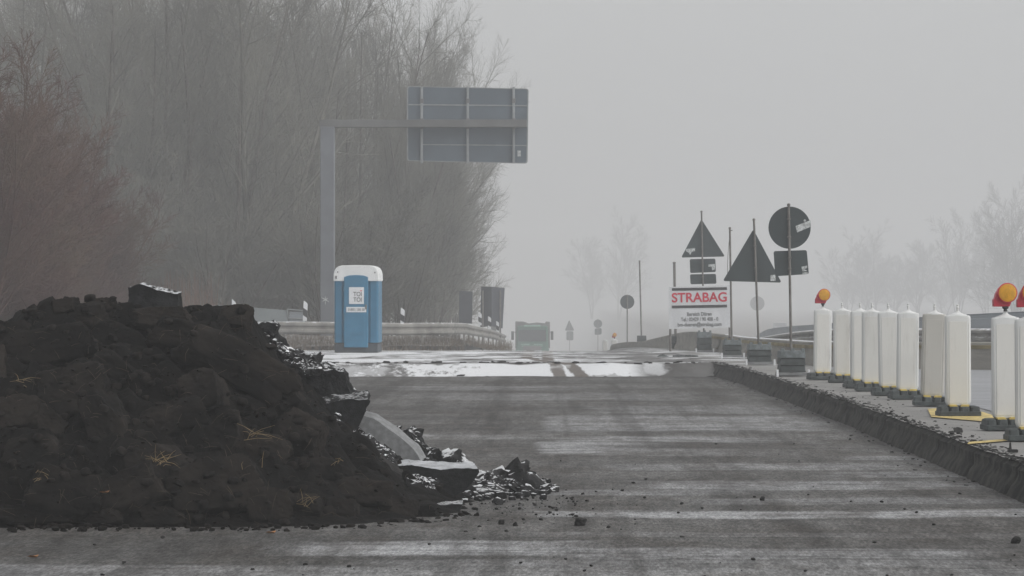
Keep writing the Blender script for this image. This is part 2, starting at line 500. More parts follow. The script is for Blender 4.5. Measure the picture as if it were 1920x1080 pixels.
M['kerb'] = simple('kerb', (.018, .018, .018), .9, .5, 3, bump=.8, c2=(.055, .052, .046), streak=(1, 2.2, 2), spec=.2)
M['ground'] = simple('ground', (.10, .085, .06), .95, .4, .5, c2=(.15, .12, .09), bump=.5)
M['grass_bank'] = simple('grass_bank', (.13, .115, .10), .95, .4, 2.5, c2=(.20, .18, .16), streak=(1.5, 1.5, .5), bump=.5, snow=(1.02, .7, 3))

# ------------------------------------------------------------------ ground heights
def prof(Y):
    if Y < 60: return .25
    if Y < 70: return .25 - .03 * (Y - 60) / 10
    if Y < 106.7: return .22 - 3e-4 * (Y - 70) ** 2
    if Y < 246: return -.184 - .022 * (Y - 106.7)
    return -3.249 - .0175 * (Y - 246)
def deckz(x, Y):
    z = prof(Y)
    if Y > 95: z += sstep(1.0, 3.0, x) * min((Y - 95) * .0095, .6)
    return z
def xk(Y):
    return lerp_tab([(-30, 3.52), (40, 3.49), (50, 3.38), (61, 3.22), (70, 2.85), (78, 2.4), (95, 2.0)], Y)
def kerbwob(Y):
    return fbm(Y * .9, 3.1) * .035
def gz(x, Y):
    """natural ground beside the road"""
    z = prof(Y)
    if x < 0:
        z += .12
        if Y > 99: z += sstep(99, 103, Y) * sstep(-2.2, -3.6, x) * (.35 + .004 * (Y - 103))
        z += sstep(-11, -17, x) * (1.0 + .3 * noise.noise(Vector((x * .1, Y * .05, 0))))
        z += .06 * noise.noise(Vector((x * .8, Y * .3, 2)))
    else:
        z += .5 if Y > 150 else 0
    return z

def grid(name, xs, ys, zf, m, kind='structure'):
    b = MB()
    vs = [(xf if not callable(xf) else xf(Y), Y, 0) for Y in ys for xf in xs]
    vs = [(x, Y, zf(x, Y)) for x, Y, _ in vs]
    n = len(xs)
    fs = [(j * n + i, j * n + i + 1, (j + 1) * n + i + 1, (j + 1) * n + i) for j in range(len(ys) - 1) for i in range(n - 1)]
    b.add(vs, fs)
    o = b.build(name, m, smooth=60)
    return tag(o, kind=kind)

def frange(a, b, s):
    o = []; v = a
    while v < b - 1e-6: o.append(v); v += s
    return o + [b]

# far terrain sheet, always below the road sheets
def terr(x, Y):
    z = prof(Y)
    if Y > 301 and (x > 11 or x < -20): return z + (max(z, -3.35) - z) * sstep(301, 340, Y) * (sstep(11, 16, x) if x > 0 else sstep(-20, -30, x))
    if -11.2 < x < 41 and Y < 301: return z - .5
    if Y < 66 and x < 4: return -.35
    if x < -10: return gz(x, Y) - .04
    return z - .3
xs = [-420, -250, -150, -90, -60, -45] + frange(-35, -11.5, 1.5) + [-11, -9, 3, 11, 16, 22, 30, 40.5, 42, 60, 90, 150, 250, 420]
ys = [-20, 0, 20, 40] + frange(50, 260, 5) + [280, 300, 302, 320, 360, 420, 520, 700, 1000, 1450]
grid('ground', xs, ys, terr, M['ground'])
# milled road bed
grid('milled_road', frange(-18, 3, .75) + [lambda Y: xk(Y) + .1], [-20] + frange(0, 66.2, .6), lambda x, Y: .012 * noise.noise(Vector((x * .6, Y * .35, 0))), M['milled'])
# upper deck, part left of the kerb line (starts with the ramp at the milling edge)
def zl(x, Y):
    e = 64.9 + .35 * noise.noise(Vector((x * .7, 0, 9))) + .25 * noise.noise(Vector((x * 4.1, 0, 3)))
    t = sstep(e, e + 1.9, Y)
    z = prof(Y) * t - .03 * (1 - t)
    if .1 < t < 1: z += .03 * fbm(x * 1.7, Y * 1.3, 4)
    if Y > 67.5: z = deckz(x, Y) + (.012 * fbm(x * .7, Y * .5, 1) if Y < 100 else 0)
    return z
ysl = frange(64.6, 68.4, .12) + frange(69, 100, .8) + frange(102, 300, 4)
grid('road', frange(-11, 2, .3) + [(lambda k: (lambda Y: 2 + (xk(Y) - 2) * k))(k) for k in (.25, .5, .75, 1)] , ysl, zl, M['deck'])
grid('traffic_island', [(lambda q: (lambda Y: xk(Y) + kerbwob(Y) * (1 if q == 0 else 0) + q))(q) for q in (0, .15, .5, 1, 1.7, 2.5, 4, 7, 12, 20, 37)],
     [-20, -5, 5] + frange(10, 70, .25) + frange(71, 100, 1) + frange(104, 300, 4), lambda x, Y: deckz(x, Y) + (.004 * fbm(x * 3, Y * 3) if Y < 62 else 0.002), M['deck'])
# lighter carriageway beyond the beacons
grid('carriageway', [4.75, 6, 8, 12, 20, 36], frange(20, 58, 2) + frange(59, 298, 4), lambda x, Y: deckz(x, Y) + .008, M['lane'])
# broken asphalt edge
def kerbmesh():
    b = MB()
    ysk = frange(8, 68, .07)
    rows = 7
    vs = []
    for Y in ysk:
        seg = math.floor(Y / 2.6)
        jx = .02 * noise.noise(Vector((seg * 3.7, 0, 0)))
        gap = 1 if (Y / 2.6 - seg) < .03 else 0
        for k in range(rows):
            t = k / (rows - 1)
            x = xk(Y) + kerbwob(Y) * t + jx - (1 - t) ** 1.5 * .09 + .035 * (noise.voronoi(Vector((Y * 3.1, t * 1.6, 5)))[0][0] - .4) + .02 * (noise.voronoi(Vector((Y * 8, t * 3, 1)))[0][0] - .4) - (.02 if t < .45 + .15 * noise.noise(Vector((Y * 2, 0, 0))) else 0) - (.0 if t > .99 else .01) + gap * .05
            z = -.02 + t * (deckz(x, Y) + .02)
            if k == rows - 1: z += .004 + .012 * max(0, fbm(Y * 5, 1.7)); x += .035
            if k == rows - 2: x -= .012
            vs.append((x, Y, z))
    n = rows
    fs = [(j * n + i, j * n + i + 1, (j + 1) * n + i + 1, (j + 1) * n + i) for j in range(len(ysk) - 1) for i in range(n - 1)]
    b.add(vs, fs)
    tag(b.build('kerb', M['kerb'], smooth=50), kind='structure')
kerbmesh()
# verge behind the left guard rail
grid('verge', frange(-11.2, -3.2, .4), frange(99.4, 112, .5) + frange(114, 260, 4), gz, M['grass_bank'])

# yellow markings on the island
def flat_poly(pix, z, name, m):
    b = MB()
    vs = []
    for px, py in pix:
        Y = (CZ - z) * F / (py - VY)
        vs.append(((px - VX) * Y / F, Y, z))
    b.add(vs, [tuple(range(len(vs)))])
    return tag(b.build(name, m), kind='structure')
flat_poly([(1738, 766), (1800, 764), (1842, 772), (1890, 788), (1838, 789), (1745, 781)], .262, 'road_marking', M['yellow_paint'])
flat_poly([(1812, 832), (1815, 828), (1895, 821), (1895, 825)], .262, 'road_marking', M['yellow_paint'])
flat_poly([(1606, 716), (1625, 712), (1645, 722), (1628, 728)], .262, 'road_marking', M['yellow_paint'])

# ------------------------------------------------------------------ dark soil heap
YC = 25.3
SIL = [(-700, 690), (-300, 650), (-100, 628), (0, 606), (50, 583), (100, 566), (125, 563), (150, 571), (185, 574), (240, 581), (330, 584), (395, 572),
       (430, 572), (465, 590), (485, 630), (505, 660), (540, 705), (600, 762), (650, 812), (720, 858), (790, 899), (840, 918), (880, 930), (910, 941), (940, 960)]
SILX = [((px - VX) / F * YC, CZ - (py - VY) / F * YC) for px, py in SIL]
def heap(x, Y):
    E = lerp_tab(SILX, x)
    yf = lerp_tab([(-8, 22.1), (-2.2, 22.35), (-1.4, 22.45), (-.9, 22.9), (-.65, 23.6), (-.5, 24.4), (-.3, 24.9)], x)
    if Y < YC:
        t = (Y - yf) / (YC - yf)
        if t < 0: return -.06 + t * .3
        k = (min(1, t * 1.1)) ** .72
    else:
        k = 1 - sstep(YC + .3, 29, Y)
        t = 1
    z = E * k
    q = Vector((x * 1.0, Y * 1.0, z * 1.0))
    cl = noise.voronoi(q * 2.1)[0]
    lump = (cl[1] - cl[0])                       # blocks with dark joints between them
    am = min(1, max(0, z * 3 + .15))
    z += am * (.34 * min(lump, .42) - .06) * (1 if t < .93 else .4)
    cl2 = noise.voronoi(q * 6.3)[0]
    z += am * (.10 * min(cl2[1] - cl2[0], .5) - .015)
    z += am * (.05 * fbm(x * 2.2, Y * 2.2, 1, 5) + .012 * fbm(x * 14, Y * 14, 3, 3))
    return z - .03
b = MB()
hx = frange(-7.4, -.25, .028); hy = frange(21.9, 27.2, .028) + frange(27.3, 29.6, .1)
vs = [(x, Y + .03 * fbm(x * 5, Y * 5, 8, 2), heap(x, Y)) for Y in hy for x in hx]
n = len(hx)
b.add(vs, [(j * n + i, j * n + i + 1, (j + 1) * n + i + 1, (j + 1) * n + i) for j in range(len(hy) - 1) for i in range(n - 1)])
soil = b.build('soil_heap', M['soil'], smooth=40)
tag(soil, 'large dark heap of excavated soil and clods on the milled road', 'heap')

# ------------------------------------------------------------------ clods and rocks
import bmesh
_ico = {}
def ico(sub):
    if sub not in _ico:
        bm = bmesh.new(); bmesh.ops.create_icosphere(bm, subdivisions=sub, radius=1)
        _ico[sub] = ([v.co.copy() for v in bm.verts], [tuple(v.index for v in f.verts) for f in bm.faces]); bm.free()
    return _ico[sub]
def rock(mb, c, size, seed, sub=3, planes=9, rough=.06, rot=None):
    rg = random.Random(seed)
    pl = []
    for ax in ((1, 0, 0), (-1, 0, 0), (0, 1, 0), (0, -1, 0), (0, 0, 1), (0, 0, -1)):
        v = Vector(ax) + Vector([rg.uniform(-.25, .25) for _ in range(3)])
        pl.append((v.normalized(), rg.uniform(.62, .85)))
    for _ in range(planes):
        v = Vector([rg.gauss(0, 1) for _ in range(3)]).normalized()
        pl.append((v, rg.uniform(.75, 1.0)))
    vs, fs = ico(sub)
    rot = rot or Matrix.Rotation(rg.uniform(0, 6), 3, 'Z') @ Matrix.Rotation(rg.uniform(-.5, .5), 3, 'X')
    c = Vector(c); out = []
    for d in vs:
        r = 1.1
        for nrm, dd in pl:
            k = nrm.dot(d)
            if k > .05: r = min(r, dd / k)
        r *= 1 + rough * fbm(d.x * 2.5 + seed, d.y * 2.5, d.z * 2.5, 4)
        if sub > 4: r *= 1 + .05 * fbm(d.x * 7 + seed, d.y * 7, d.z * 7, 3) + .10 * min(.3, noise.voronoi(Vector((d.x * 2.6 + seed, d.y * 2.6, d.z * 2.6)))[0][1] - noise.voronoi(Vector((d.x * 2.6 + seed, d.y * 2.6, d.z * 2.6)))[0][0])
        q = Vector((d.x * r * size[0], d.y * r * size[1], d.z * r * size[2]))
        out.append(c + rot @ q)
    mb.add(out, fs)

rng = random.Random(7)
# big clods: (px, py, radius px x, radius px z, tilt degrees)
clods = [(90, 655, 95, 38, 8), (215, 705, 60, 30, -38), (440, 690, 120, 40, -28), (130, 745, 80, 55, 5), (60, 860, 60, 40, 0), (200, 800, 40, 60, 20),
         (275, 880, 80, 50, -10), (410, 925, 90, 55, 10), (500, 955, 50, 34, 0), (250, 930, 80, 45, 25), (120, 930, 90, 45, -12), (60, 972, 85, 16, 0),
         (330, 790, 60, 38, 20), (360, 640, 80, 30, -10), (560, 820, 55, 40, -30), (610, 900, 60, 34, -20), (690, 930, 60, 30, -10), (380, 740, 50, 36, 15),
         (150, 600, 55, 26, 15), (20, 640, 50, 30, 0), (300, 600, 60, 22, 0), (440, 600, 34, 24, 0), (190, 580, 26, 18, 0), (120, 576, 30, 16, 10),
         (480, 850, 60, 40, -20), (560, 950, 50, 26, 0), (20, 780, 60, 36, 5), (90, 800, 40, 28, -30), (640, 960, 40, 22, 0), (740, 955, 46, 22, -5),
         (300, 970, 50, 18, 0), (420, 820, 46, 34, 30), (520, 760, 46, 44, -40), (190, 970, 40, 16, 0), (790, 965, 30, 14, 0), (-40, 700, 60, 50, 0), (-60, 880, 60, 50, 0)]
clod_objs = []
for i, (px, py, rx, rz, tl) in enumerate(clods):
    # find where the line of sight meets the heap
    Y = 22.0; hit = None
    while Y < 26.5:
        p = P(px, py, Y)
        if p.z <= heap(p.x, Y): hit = p; break
        Y += .04
    if hit is None: hit = P(px, py, 25.3)
    s = F / hit.y
    mb = MB()
    rt = Matrix.Rotation(R(-tl), 3, 'Y') @ Matrix.Rotation(R(-20), 3, 'X')
    rock(mb, (0, 0, 0), (rx / s * 1.15, min(rx, rz) / s * 1.3, rz / s * 1.25), 100 + i, 5, 5, .07, rt)
    o = mb.build('soil_clod', M['soil_clod'], smooth=50)
    o.location = hit + Vector((0, -.30 * min(rx, rz) / s, .05 * rz / s))
    row = 'crest' if py < 625 else 'upper slope' if py < 720 else 'middle slope' if py < 830 else 'lower slope' if py < 940 else 'foot'
    colm = 'cut by the left edge' if px < 0 else 'near its left end' if px < 160 else 'left of its middle' if px < 330 else 'in its middle' if px < 500 else 'right of its middle' if px < 650 else 'at its right end'
    shp = 'long flattish' if rx > 2.4 * rz else 'tall' if rz > rx * 1.2 else 'tilted' if abs(tl) > 18 else 'rounded'
    lb = '%s %s earth clod on the heap %s, %s' % ('big' if rx > 70 else 'small' if rx < 42 else 'middling', shp, row, colm)
    tag(o, lb, 'clod', 'earth clods half buried in the heap'); clod_objs.append((lb, py, o))

for lb in {q[0] for q in clod_objs}:
    same = sorted([q for q in clod_objs if q[0] == lb], key=lambda q: q[1])
    if len(same) > 1:
        for k, q in enumerate(same): q[2]['label'] = lb + (', upper one' if k == 0 else ', lower one' if k == len(same) - 1 else ', middle one')
# loose crumbs of soil and thin roots lying on the heap and on its clods
from mathutils.bvhtree import BVHTree
bv, bf = [], []
for o in [soil] + [q[2] for q in clod_objs]:
    k0 = len(bv); bv += [v.co + o.location for v in o.data.vertices]; bf += [tuple(i + k0 for i in p.vertices) for p in o.data.polygons]
tree = BVHTree.FromPolygons(bv, bf)
def heap_hit(px, py):
    o = Vector((0, 0, CZ)); d = (P(px, py, 25) - o).normalized()
    return tree.ray_cast(o, d)
mb = MB(); roots = MB()
for i in range(1700):
    px, py = rng.uniform(-20, 900), rng.uniform(555, 1000)
    h = heap_hit(px, py)
    if h[0] is None or h[0].z < .02: continue
    if h[1].z < .45 and rng.random() < .85: continue
    r = rng.choice([.006, .008, .01, .014, .018, .025, .04])
    rock(mb, h[0] + h[1] * r * .3, (r * rng.uniform(.8, 1.6), r, r * rng.uniform(.6, 1)), i, 1 if r < .02 else 2, 3, .15)
for i in range(420):
    px, py = rng.uniform(-20, 860), rng.uniform(560, 990)
    h = heap_hit(px, py)
    if h[0] is None or h[0].z < .03: continue
    a = h[0] + h[1] * .004; d = Vector((rng.gauss(0, 1), -.3, rng.gauss(0, .6))).normalized(); l = rng.uniform(.03, .13)
    roots.tube([a, a + d * l * .5 + h[1] * rng.uniform(.004, .03), a + d * l + Vector((0, -.01, -.02 * rng.random()))], [.0016, .0014, .0008], 3)
tag(roots.build('dry_roots', simple('dry_roots', (.07, .052, .035), .9, .5, 9)), 'thin dry roots and stalks sticking out all over the dark heap', 'roots', kind='stuff')
for i in range(260):
    px = rng.uniform(-50, 900); Y = rng.gauss(22.3, .18) if px < 700 else rng.gauss(22.6 + (px - 700) / 200 * 1.2, .3)
    r = rng.choice([.008, .012, .02, .03])
    rock(mb, ((px - VX) * Y / F, Y, r * .4), (r * 1.3, r, r * .8), i + 2000, 1, 3, .1)
tag(mb.build('soil_crumbs', M['soil_crumb'], smooth=60), 'loose soil crumbs scattered over the dark heap and its foot', 'soil', kind='stuff')

# ------------------------------------------------------------------ broken asphalt behind the heap
YR = 27.3
SR = [(440, 600), (480, 630), (520, 660), (560, 686), (600, 698), (640, 740), (670, 778), (700, 800), (740, 826), (790, 850), (835, 872), (880, 893), (920, 903), (960, 918), (1010, 936)]
SRX = [((px - VX) / F * YR, CZ - (py - VY) / F * YR) for px, py in SR]
def mound(x, Y):
    E = max(0, lerp_tab(SRX, x) if x < SRX[-1][0] else 0)
    k = 1 - min(1, max(0, abs(Y - YR) - .35) / (1.5 if Y < YR else 1.2)) ** 1.9
    am = min(1, E * 4)
    return E * k - .03 + am * (.03 * fbm(x * 5, Y * 5, 1, 4) + .05 * (noise.voronoi(Vector((x * 8, Y * 8, 0)))[0][0] - .3))
b = MB()
hx = frange(-3.2, .1, .022); hy = frange(25.3, 29.0, .022)
vs = [(x, Y, mound(x, Y)) for Y in hy for x in hx]
n = len(hx)
b.add(vs, [(j * n + i, j * n + i + 1, (j + 1) * n + i + 1, (j + 1) * n + i) for j in range(len(hy) - 1) for i in range(n - 1)])
tag(b.build('rubble_heap', M['rubble_mound'], smooth=45), 'low heap of broken asphalt rubble dusted with snow beside the soil heap', 'heap')
mb = MB()
for i in range(1500):
    x = rng.uniform(-2.6, -.05); Y = rng.uniform(26.0, 28.0)
    z = mound(x, Y)
    if z < .0 and rng.random() > .25: continue
    z = max(z, 0)
    r = rng.choice([.01, .015, .02, .03, .045, .06]) if rng.random() < .96 else rng.uniform(.07, .12)
    rr_ = Matrix.Rotation(rng.uniform(0, 6), 3, 'Z') @ Matrix.Rotation(rng.uniform(-1, 1), 3, 'X') @ Matrix.Rotation(rng.uniform(-1, 1), 3, 'Y')
    rock(mb, (x, Y, z + r * .25), (r * rng.uniform(1, 1.9), r, r * rng.uniform(.3, .8)), i + 5000, 1 if r < .03 else 3, 2, .45, rr_)
for i in range(150):
    px = 870 + 150 * rng.random() ** 1.4; Y = rng.gauss(26.1, .45)
    r = rng.choice([.006, .01, .015, .02, .03, .045]) * (1.25 - (px - 870) / 300)
    rock(mb, ((px - VX) * Y / F, Y, r * .4), (r * 1.3, r, r * .8), i + 7000, 2, 3, .1)
tag(mb.build('asphalt_rubble', M['rubble'], smooth=60), 'small snow dusted asphalt rubble spilling onto the road', 'rubble', kind='stuff')

def chunk(name, outline, Y, depth, m, label, cat, shift=(0, 0), rough=.012, sub=.035, top=None, taper=1.0):
    """an outline in photo pixels at distance Y, extruded backwards by depth metres"""
    pts = [P(px, py, Y) for px, py in outline]
    c = sum(pts, Vector()) / len(pts)
    bm = bmesh.new()
    fr = [bm.verts.new(p - c) for p in pts]
    ccx = Vector((0, 0, 0))
    bk = [bm.verts.new((p - c) * taper + Vector((shift[0], depth, shift[1]))) for p in pts]
    bm.faces.new(fr); bm.faces.new(list(reversed(bk)))
    nn = len(fr)
    for i in range(nn):
        j = (i + 1) % nn
        bm.faces.new((fr[j], fr[i], bk[i], bk[j]))
    bmesh.ops.recalc_face_normals(bm, faces=bm.faces)
    bmesh.ops.triangulate(bm, faces=bm.faces)
    for _ in range(6):
        ed = [e for e in bm.edges if e.calc_length() > sub]
        if not ed: break
        bmesh.ops.subdivide_edges(bm, edges=ed, cuts=1)
        bmesh.ops.triangulate(bm, faces=[f for f in bm.faces if len(f.verts) > 3])
    for v in bm.verts:
        q = v.co * 9 + c * 3
        v.co += Vector((noise.noise(q), noise.noise(q + Vector((9, 0, 0))), noise.noise(q + Vector((0, 9, 0))))) * rough * 1.6
        q = v.co * 30
        v.co += Vector((noise.noise(q), noise.noise(q + Vector((9, 0, 0))), noise.noise(q + Vector((0, 9, 0))))) * rough * .7
    bmesh.ops.recalc_face_normals(bm, faces=bm.faces)
    if top:
        for f in bm.faces:
            f.material_index = 1 if f.normal.z > .75 else 0
    for f in bm.faces: f.smooth = True
    for e in bm.edges:
        if len(e.link_faces) == 2 and e.calc_face_angle(0) > R(28): e.smooth = False
    me = bpy.data.meshes.new(name); bm.to_mesh(me); bm.free()
    me.materials.append(m)
    if top: me.materials.append(top)
    o = bpy.data.objects.new(name, me); COL.objects.link(o); o.location = c
    return tag(o, label, cat)
chunk('asphalt_block', [(239, 541), (262, 535), (285, 541), (310, 549), (332, 551), (333, 585), (238, 585)], 25.2, .28, M['asphalt_chunk'],
      'snow topped asphalt block perched on the crest of the dark soil heap', 'asphalt block', (0, .02))
chunk('asphalt_lump', [(470, 618), (478, 612), (508, 606), (519, 612), (513, 632), (503, 644), (485, 646), (470, 636)], 26.0, .25, M['asphalt_chunk'],
      'small snow dusted asphalt lump jutting from the upper right flank of the soil heap', 'asphalt lump', (0, .03), .02)
chunk('asphalt_block', [(548, 712), (560, 700), (600, 690), (625, 697), (642, 700), (650, 722), (657, 748), (640, 770), (600, 790), (560, 775), (545, 740)], 26.3, .35, M['asphalt_chunk'],
      'rough snow dusted asphalt block at the top of the rubble behind the soil heap', 'asphalt block', (0, .04), .022)
chunk('asphalt_block', [(578, 768), (630, 752), (690, 748), (694, 753), (672, 800), (655, 834), (640, 832), (600, 808), (572, 790)], 25.9, .3, M['asphalt_dark'],
      'dark wedge shaped asphalt block with a pointed right corner leaning on the soil heap', 'asphalt block', (-.02, .05), .01)
chunk('concrete_slab', [(664, 794), (678, 778), (698, 784), (740, 812), (776, 842), (790, 866), (766, 872), (716, 834)], 25.95, .12, M['asphalt_smooth'],
      'smooth grey slab leaning diagonally in the rubble, above the flat slab', 'slab', (.03, .03), .004)
chunk('asphalt_slab', [(736, 876), (772, 873), (820, 878), (897, 879), (899, 884), (886, 904), (858, 928), (838, 936), (815, 926), (775, 908), (745, 893)], 25.2, .55, M['asphalt_dark'],
      'flat broken asphalt slab with pale top and tapered underside at the right foot of the heap', 'slab', (-.05, .022), .008, top=M['slab_top'])
chunk('asphalt_slab', [(786, 949), (866, 946), (862, 958), (840, 972), (800, 975)], 24.0, .3, M['asphalt_dark'],
      'low dark slab end poking out of the soil at the lower right foot of the heap', 'slab', (0, .01), .006)
chunk('asphalt_slab', [(638, 856), (662, 846), (700, 858), (752, 890), (760, 910), (740, 930), (700, 910), (655, 880)], 24.9, .2, M['stone'],
      'dull smooth slab lying half in the soil between the wedge block and the flat slab', 'slab', (0, .04), .008)
chunk('asphalt_lump', [(745, 822), (768, 812), (783, 820), (792, 840), (812, 858), (800, 866), (770, 850)], 27.2, .2, M['asphalt_chunk'],
      'small snow topped asphalt lump behind the leaning grey slab', 'asphalt lump', (0, .03), .015)
M['snowy_rubble'] = simple('snowy_rubble', (0.03, 0.03, 0.031), .9, .5, 12, bump=1.0, snow=(.85, 1.7, 45), spec=.2)
chunk('snowy_lump', [(572, 782), (592, 786), (628, 812), (658, 836), (668, 850), (645, 862), (612, 846), (585, 820)], 25.35, .3, M['snowy_rubble'],
      'crumbled asphalt dusted with snow under the wedge shaped block', 'asphalt lump', (0, .10), .03)
chunk('snowy_lump', [(660, 826), (686, 836), (722, 862), (748, 882), (744, 892), (715, 882), (690, 866), (660, 856)], 25.3, .3, M['snowy_rubble'],
      'crumbled snowy asphalt between the leaning grey slab and the dull slab', 'asphalt lump', (0, .08), .03)
chunk('snowy_lump', [(762, 900), (790, 905), (820, 918), (826, 934), (800, 938), (765, 925)], 24.9, .2, M['snowy_rubble'],
      'small snowy crumble below the pale topped slab', 'asphalt lump', (0, .05), .02)
chunk('snowy_lump', [(520, 655), (545, 668), (575, 690), (600, 694), (596, 706), (560, 706), (530, 690)], 26.0, .3, M['snowy_rubble'],
      'snow covered crumble at the very top of the rubble beside the soil heap', 'asphalt lump', (0, .06), .03)

# frost covered chips lying over the crumbled pieces
bv, bf = [], []
for o in [q for q in bpy.data.objects if q.type == 'MESH' and q.name.startswith(('snowy_lump', 'rubble_heap', 'asphalt_lump'))]:
    k0 = len(bv); bv += [v.co + o.location for v in o.data.vertices]; bf += [tuple(i + k0 for i in p.vertices) for p in o.data.polygons]
tree2 = BVHTree.FromPolygons(bv, bf); mb = MB()
for i in range(2600):
    px, py = rng.uniform(480, 1000), rng.uniform(620, 940)
    d = (P(px, py, 25) - Vector((0, 0, CZ))).normalized(); h = tree2.ray_cast(Vector((0, 0, CZ)), d)
    if h[0] is None: continue
    q = tree.ray_cast(Vector((0, 0, CZ)), d)
    if q[0] is not None and q[3] < h[3]: continue
    r = rng.choice([.006, .009, .012, .018, .026])
    rr_ = Matrix.Rotation(rng.uniform(0, 6), 3, 'Z') @ Matrix.Rotation(rng.uniform(-.9, .9), 3, 'X') @ Matrix.Rotation(rng.uniform(-.9, .9), 3, 'Y')
    rock(mb, h[0] + h[1] * r * .2, (r * rng.uniform(1, 1.8), r, r * rng.uniform(.35, .8)), i + 12000, 1 if r < .015 else 2, 3, .3, rr_)
tag(mb.build('asphalt_chips', simple('asphalt_chips', (.03, .03, .031), .9, .5, 12, snow=(.62, .9, 22), spec=.2), smooth=30), 'angular asphalt chips powdered with snow, lying between the broken slabs', 'chips', kind='stuff')

# loose stones on the road
stones = [(1087, 979, 11, 'largest loose dark stone lying alone on the milled road in the foreground'),
          (983, 917, 8, 'snow topped stone at the right end of the rubble spill'), (940, 980, 7, 'small dark stone in front of the slab at the heap foot'),
          (966, 984, 6, 'small dark stone beside another one, left of the largest loose stone'),
          (1429, 935, 5, 'brownish small stone in the middle of the milled road'), (920, 896, 7, 'dark pebble right of the pale topped slab'),
          (1903, 1013, 9, 'pale speckled stone near the lower right corner of the road'), (1452, 740, 5, 'small dark stone below the broken asphalt edge near the signs')]
for i, (px, py, r, lb) in enumerate(stones):
    Y = CZ * F / (py + r * .6 - VY)
    mb = MB(); rr = r / F * Y
    rock(mb, (0, 0, 0), (rr * 1.1, rr, rr * .95), 900 + i, 3, 6, .25)
    o = mb.build('stone', M['stone'], smooth=40); o.location = ((px - VX) * Y / F, Y, rr * .6)
    tag(o, lb, 'stone')
mb = MB()
for i in range(420):
    Y = 18.2 + 18 * rng.random() ** 2
    if rng.random() < .55: x = rng.gauss(-.35, .45); Y = rng.gauss(24.8, 1.3)
    else: x = rng.uniform(-3, 3.3)
    if x < -.75 and Y > 22: continue
    r = rng.choice([.003, .004, .005, .006, .008, .011, .015])
    rock(mb, (x, Y, r * .5), (r * 1.2, r, r * .8), i + 9000, 1, 3, .2)
for i in range(160):
    Y = rng.uniform(26, 50); x = xk(Y) + .05 + abs(rng.gauss(0, .35))
    r = rng.choice([.004, .006, .009, .014])
    rock(mb, (x, Y, .25 + r * .3), (r * 1.5, r, r * .5), i + 9900, 1, 3, .2)
for i in range(900):
    Y = 25 + 42 * rng.random() ** 1.3; x = xk(Y) - .01 + abs(rng.gauss(0, .09))
    r = rng.choice([.006, .009, .014, .02])
    rock(mb, (x, Y, .25 + r * .1), (r * 1.8, r * 1.5, r * .5), i + 15000, 1, 3, .2)
for i in range(120):
    Y = rng.uniform(26, 64); x = xk(Y) - .1 - abs(rng.gauss(0, .15))
    r = rng.choice([.006, .01, .016])
    rock(mb, (x, Y, r * .3), (r * 1.5, r, r * .7), i + 9950, 1, 3, .2)
for i in range(120):     # dark lumps along the milling edge
    Y = rng.gauss(66.9, .2) if i % 2 else rng.gauss(64.8, .25); x = rng.uniform(-5.5, 3.2)
    r = rng.choice([.02, .03, .05])
    rock(mb, (x, Y, zl(x, Y) + r * .2), (r * 2.2, r, r * .6), i + 9970, 1, 3, .2)
tag(mb.build('gravel', M['stone'], smooth=60), 'fine dark gravel and crumbs scattered over the milled road and kerb', 'gravel', kind='stuff')

# straw and leaves caught in the soil
def on_heap(px, py):
    h = heap_hit(px, py)
    if h[0] is not None: return h[0]
    Y = 22.0
    while Y < 26.0:
        p = P(px, py, Y)
        if p.z <= heap(p.x, Y): return p
        Y += .02
    return P(px, py, 25)
tufts = [(475, 822, 9, .22, 'straw tuft on the right of the dark heap, with two bright bent stalks'), (300, 872, 14, .20, 'dry grass tuft lying low in the middle of the dark heap'),
         (570, 950, 9, .16, 'upright grass tuft near the foot of the heap on the right'), (38, 722, 6, .14, 'thin pale root sprig at the left edge of the heap'),
         (75, 905, 6, .12, 'pale stalk at the lower left of the heap'), (644, 878, 5, .1, 'small yellow grass tuft beside the dull slab in the soil'),
         (428, 885, 1, .08, 'single short straw standing below the middle of the heap'), (490, 880, 1, .16, 'single long thin straw standing upright on the heap')]
for i, (px, py, nst, ln, lb) in enumerate(tufts):
    p = on_heap(px, py); mb = MB()
    for k in range(nst):
        d = Vector((rng.gauss(.2, .7), rng.uniform(-.9, -.2), rng.uniform(-.2, .9))).normalized()
        if nst <= 2: d = Vector((rng.gauss(0, .1), -.2, 1)).normalized()
        l = ln * rng.uniform(.4, 1); a = Vector((rng.gauss(0, .04), -.03, rng.gauss(0, .015)))
        mid = a + d * l * .5 + Vector((0, -.005, .006)); e = a + d * l + Vector((rng.gauss(0, .01), 0, -.008))
        mb.tube([a, mid, e], [.0018, .0015, .0008], 4)
    o = mb.build('straw_tuft', M['straw']); o.location = p + Vector((0, -.02, .02)); tag(o, lb, 'grass tuft')
for px, py, lb in ((196, 925, 'small pale brown leaf lying low on the heap left of centre'), (508, 1000, 'tiny orange leaf at the foot of the heap'), (62, 1046, 'reddish brown leaf on the road in the lower left corner')):
    if py < 990: p = on_heap(px, py)
    else:
        Y = CZ * F / (py - VY); p = Vector(((px - VX) * Y / F, Y, 0))
    mb = MB()
    mb.add([(-.035, 0, .01), (-.01, -.02, .018), (.03, -.015, .01), (.035, .01, .02), (0, .03, .012), (-.01, 0, .004), (.02, 0, .003)], [(0, 1, 5), (1, 2, 6, 5), (2, 3, 6), (3, 4, 5, 6), (4, 0, 5)])
    o = mb.build('leaf', M['leaf']); o.location = p + Vector((0, -.05, .0)); tag(o, lb, 'leaf')

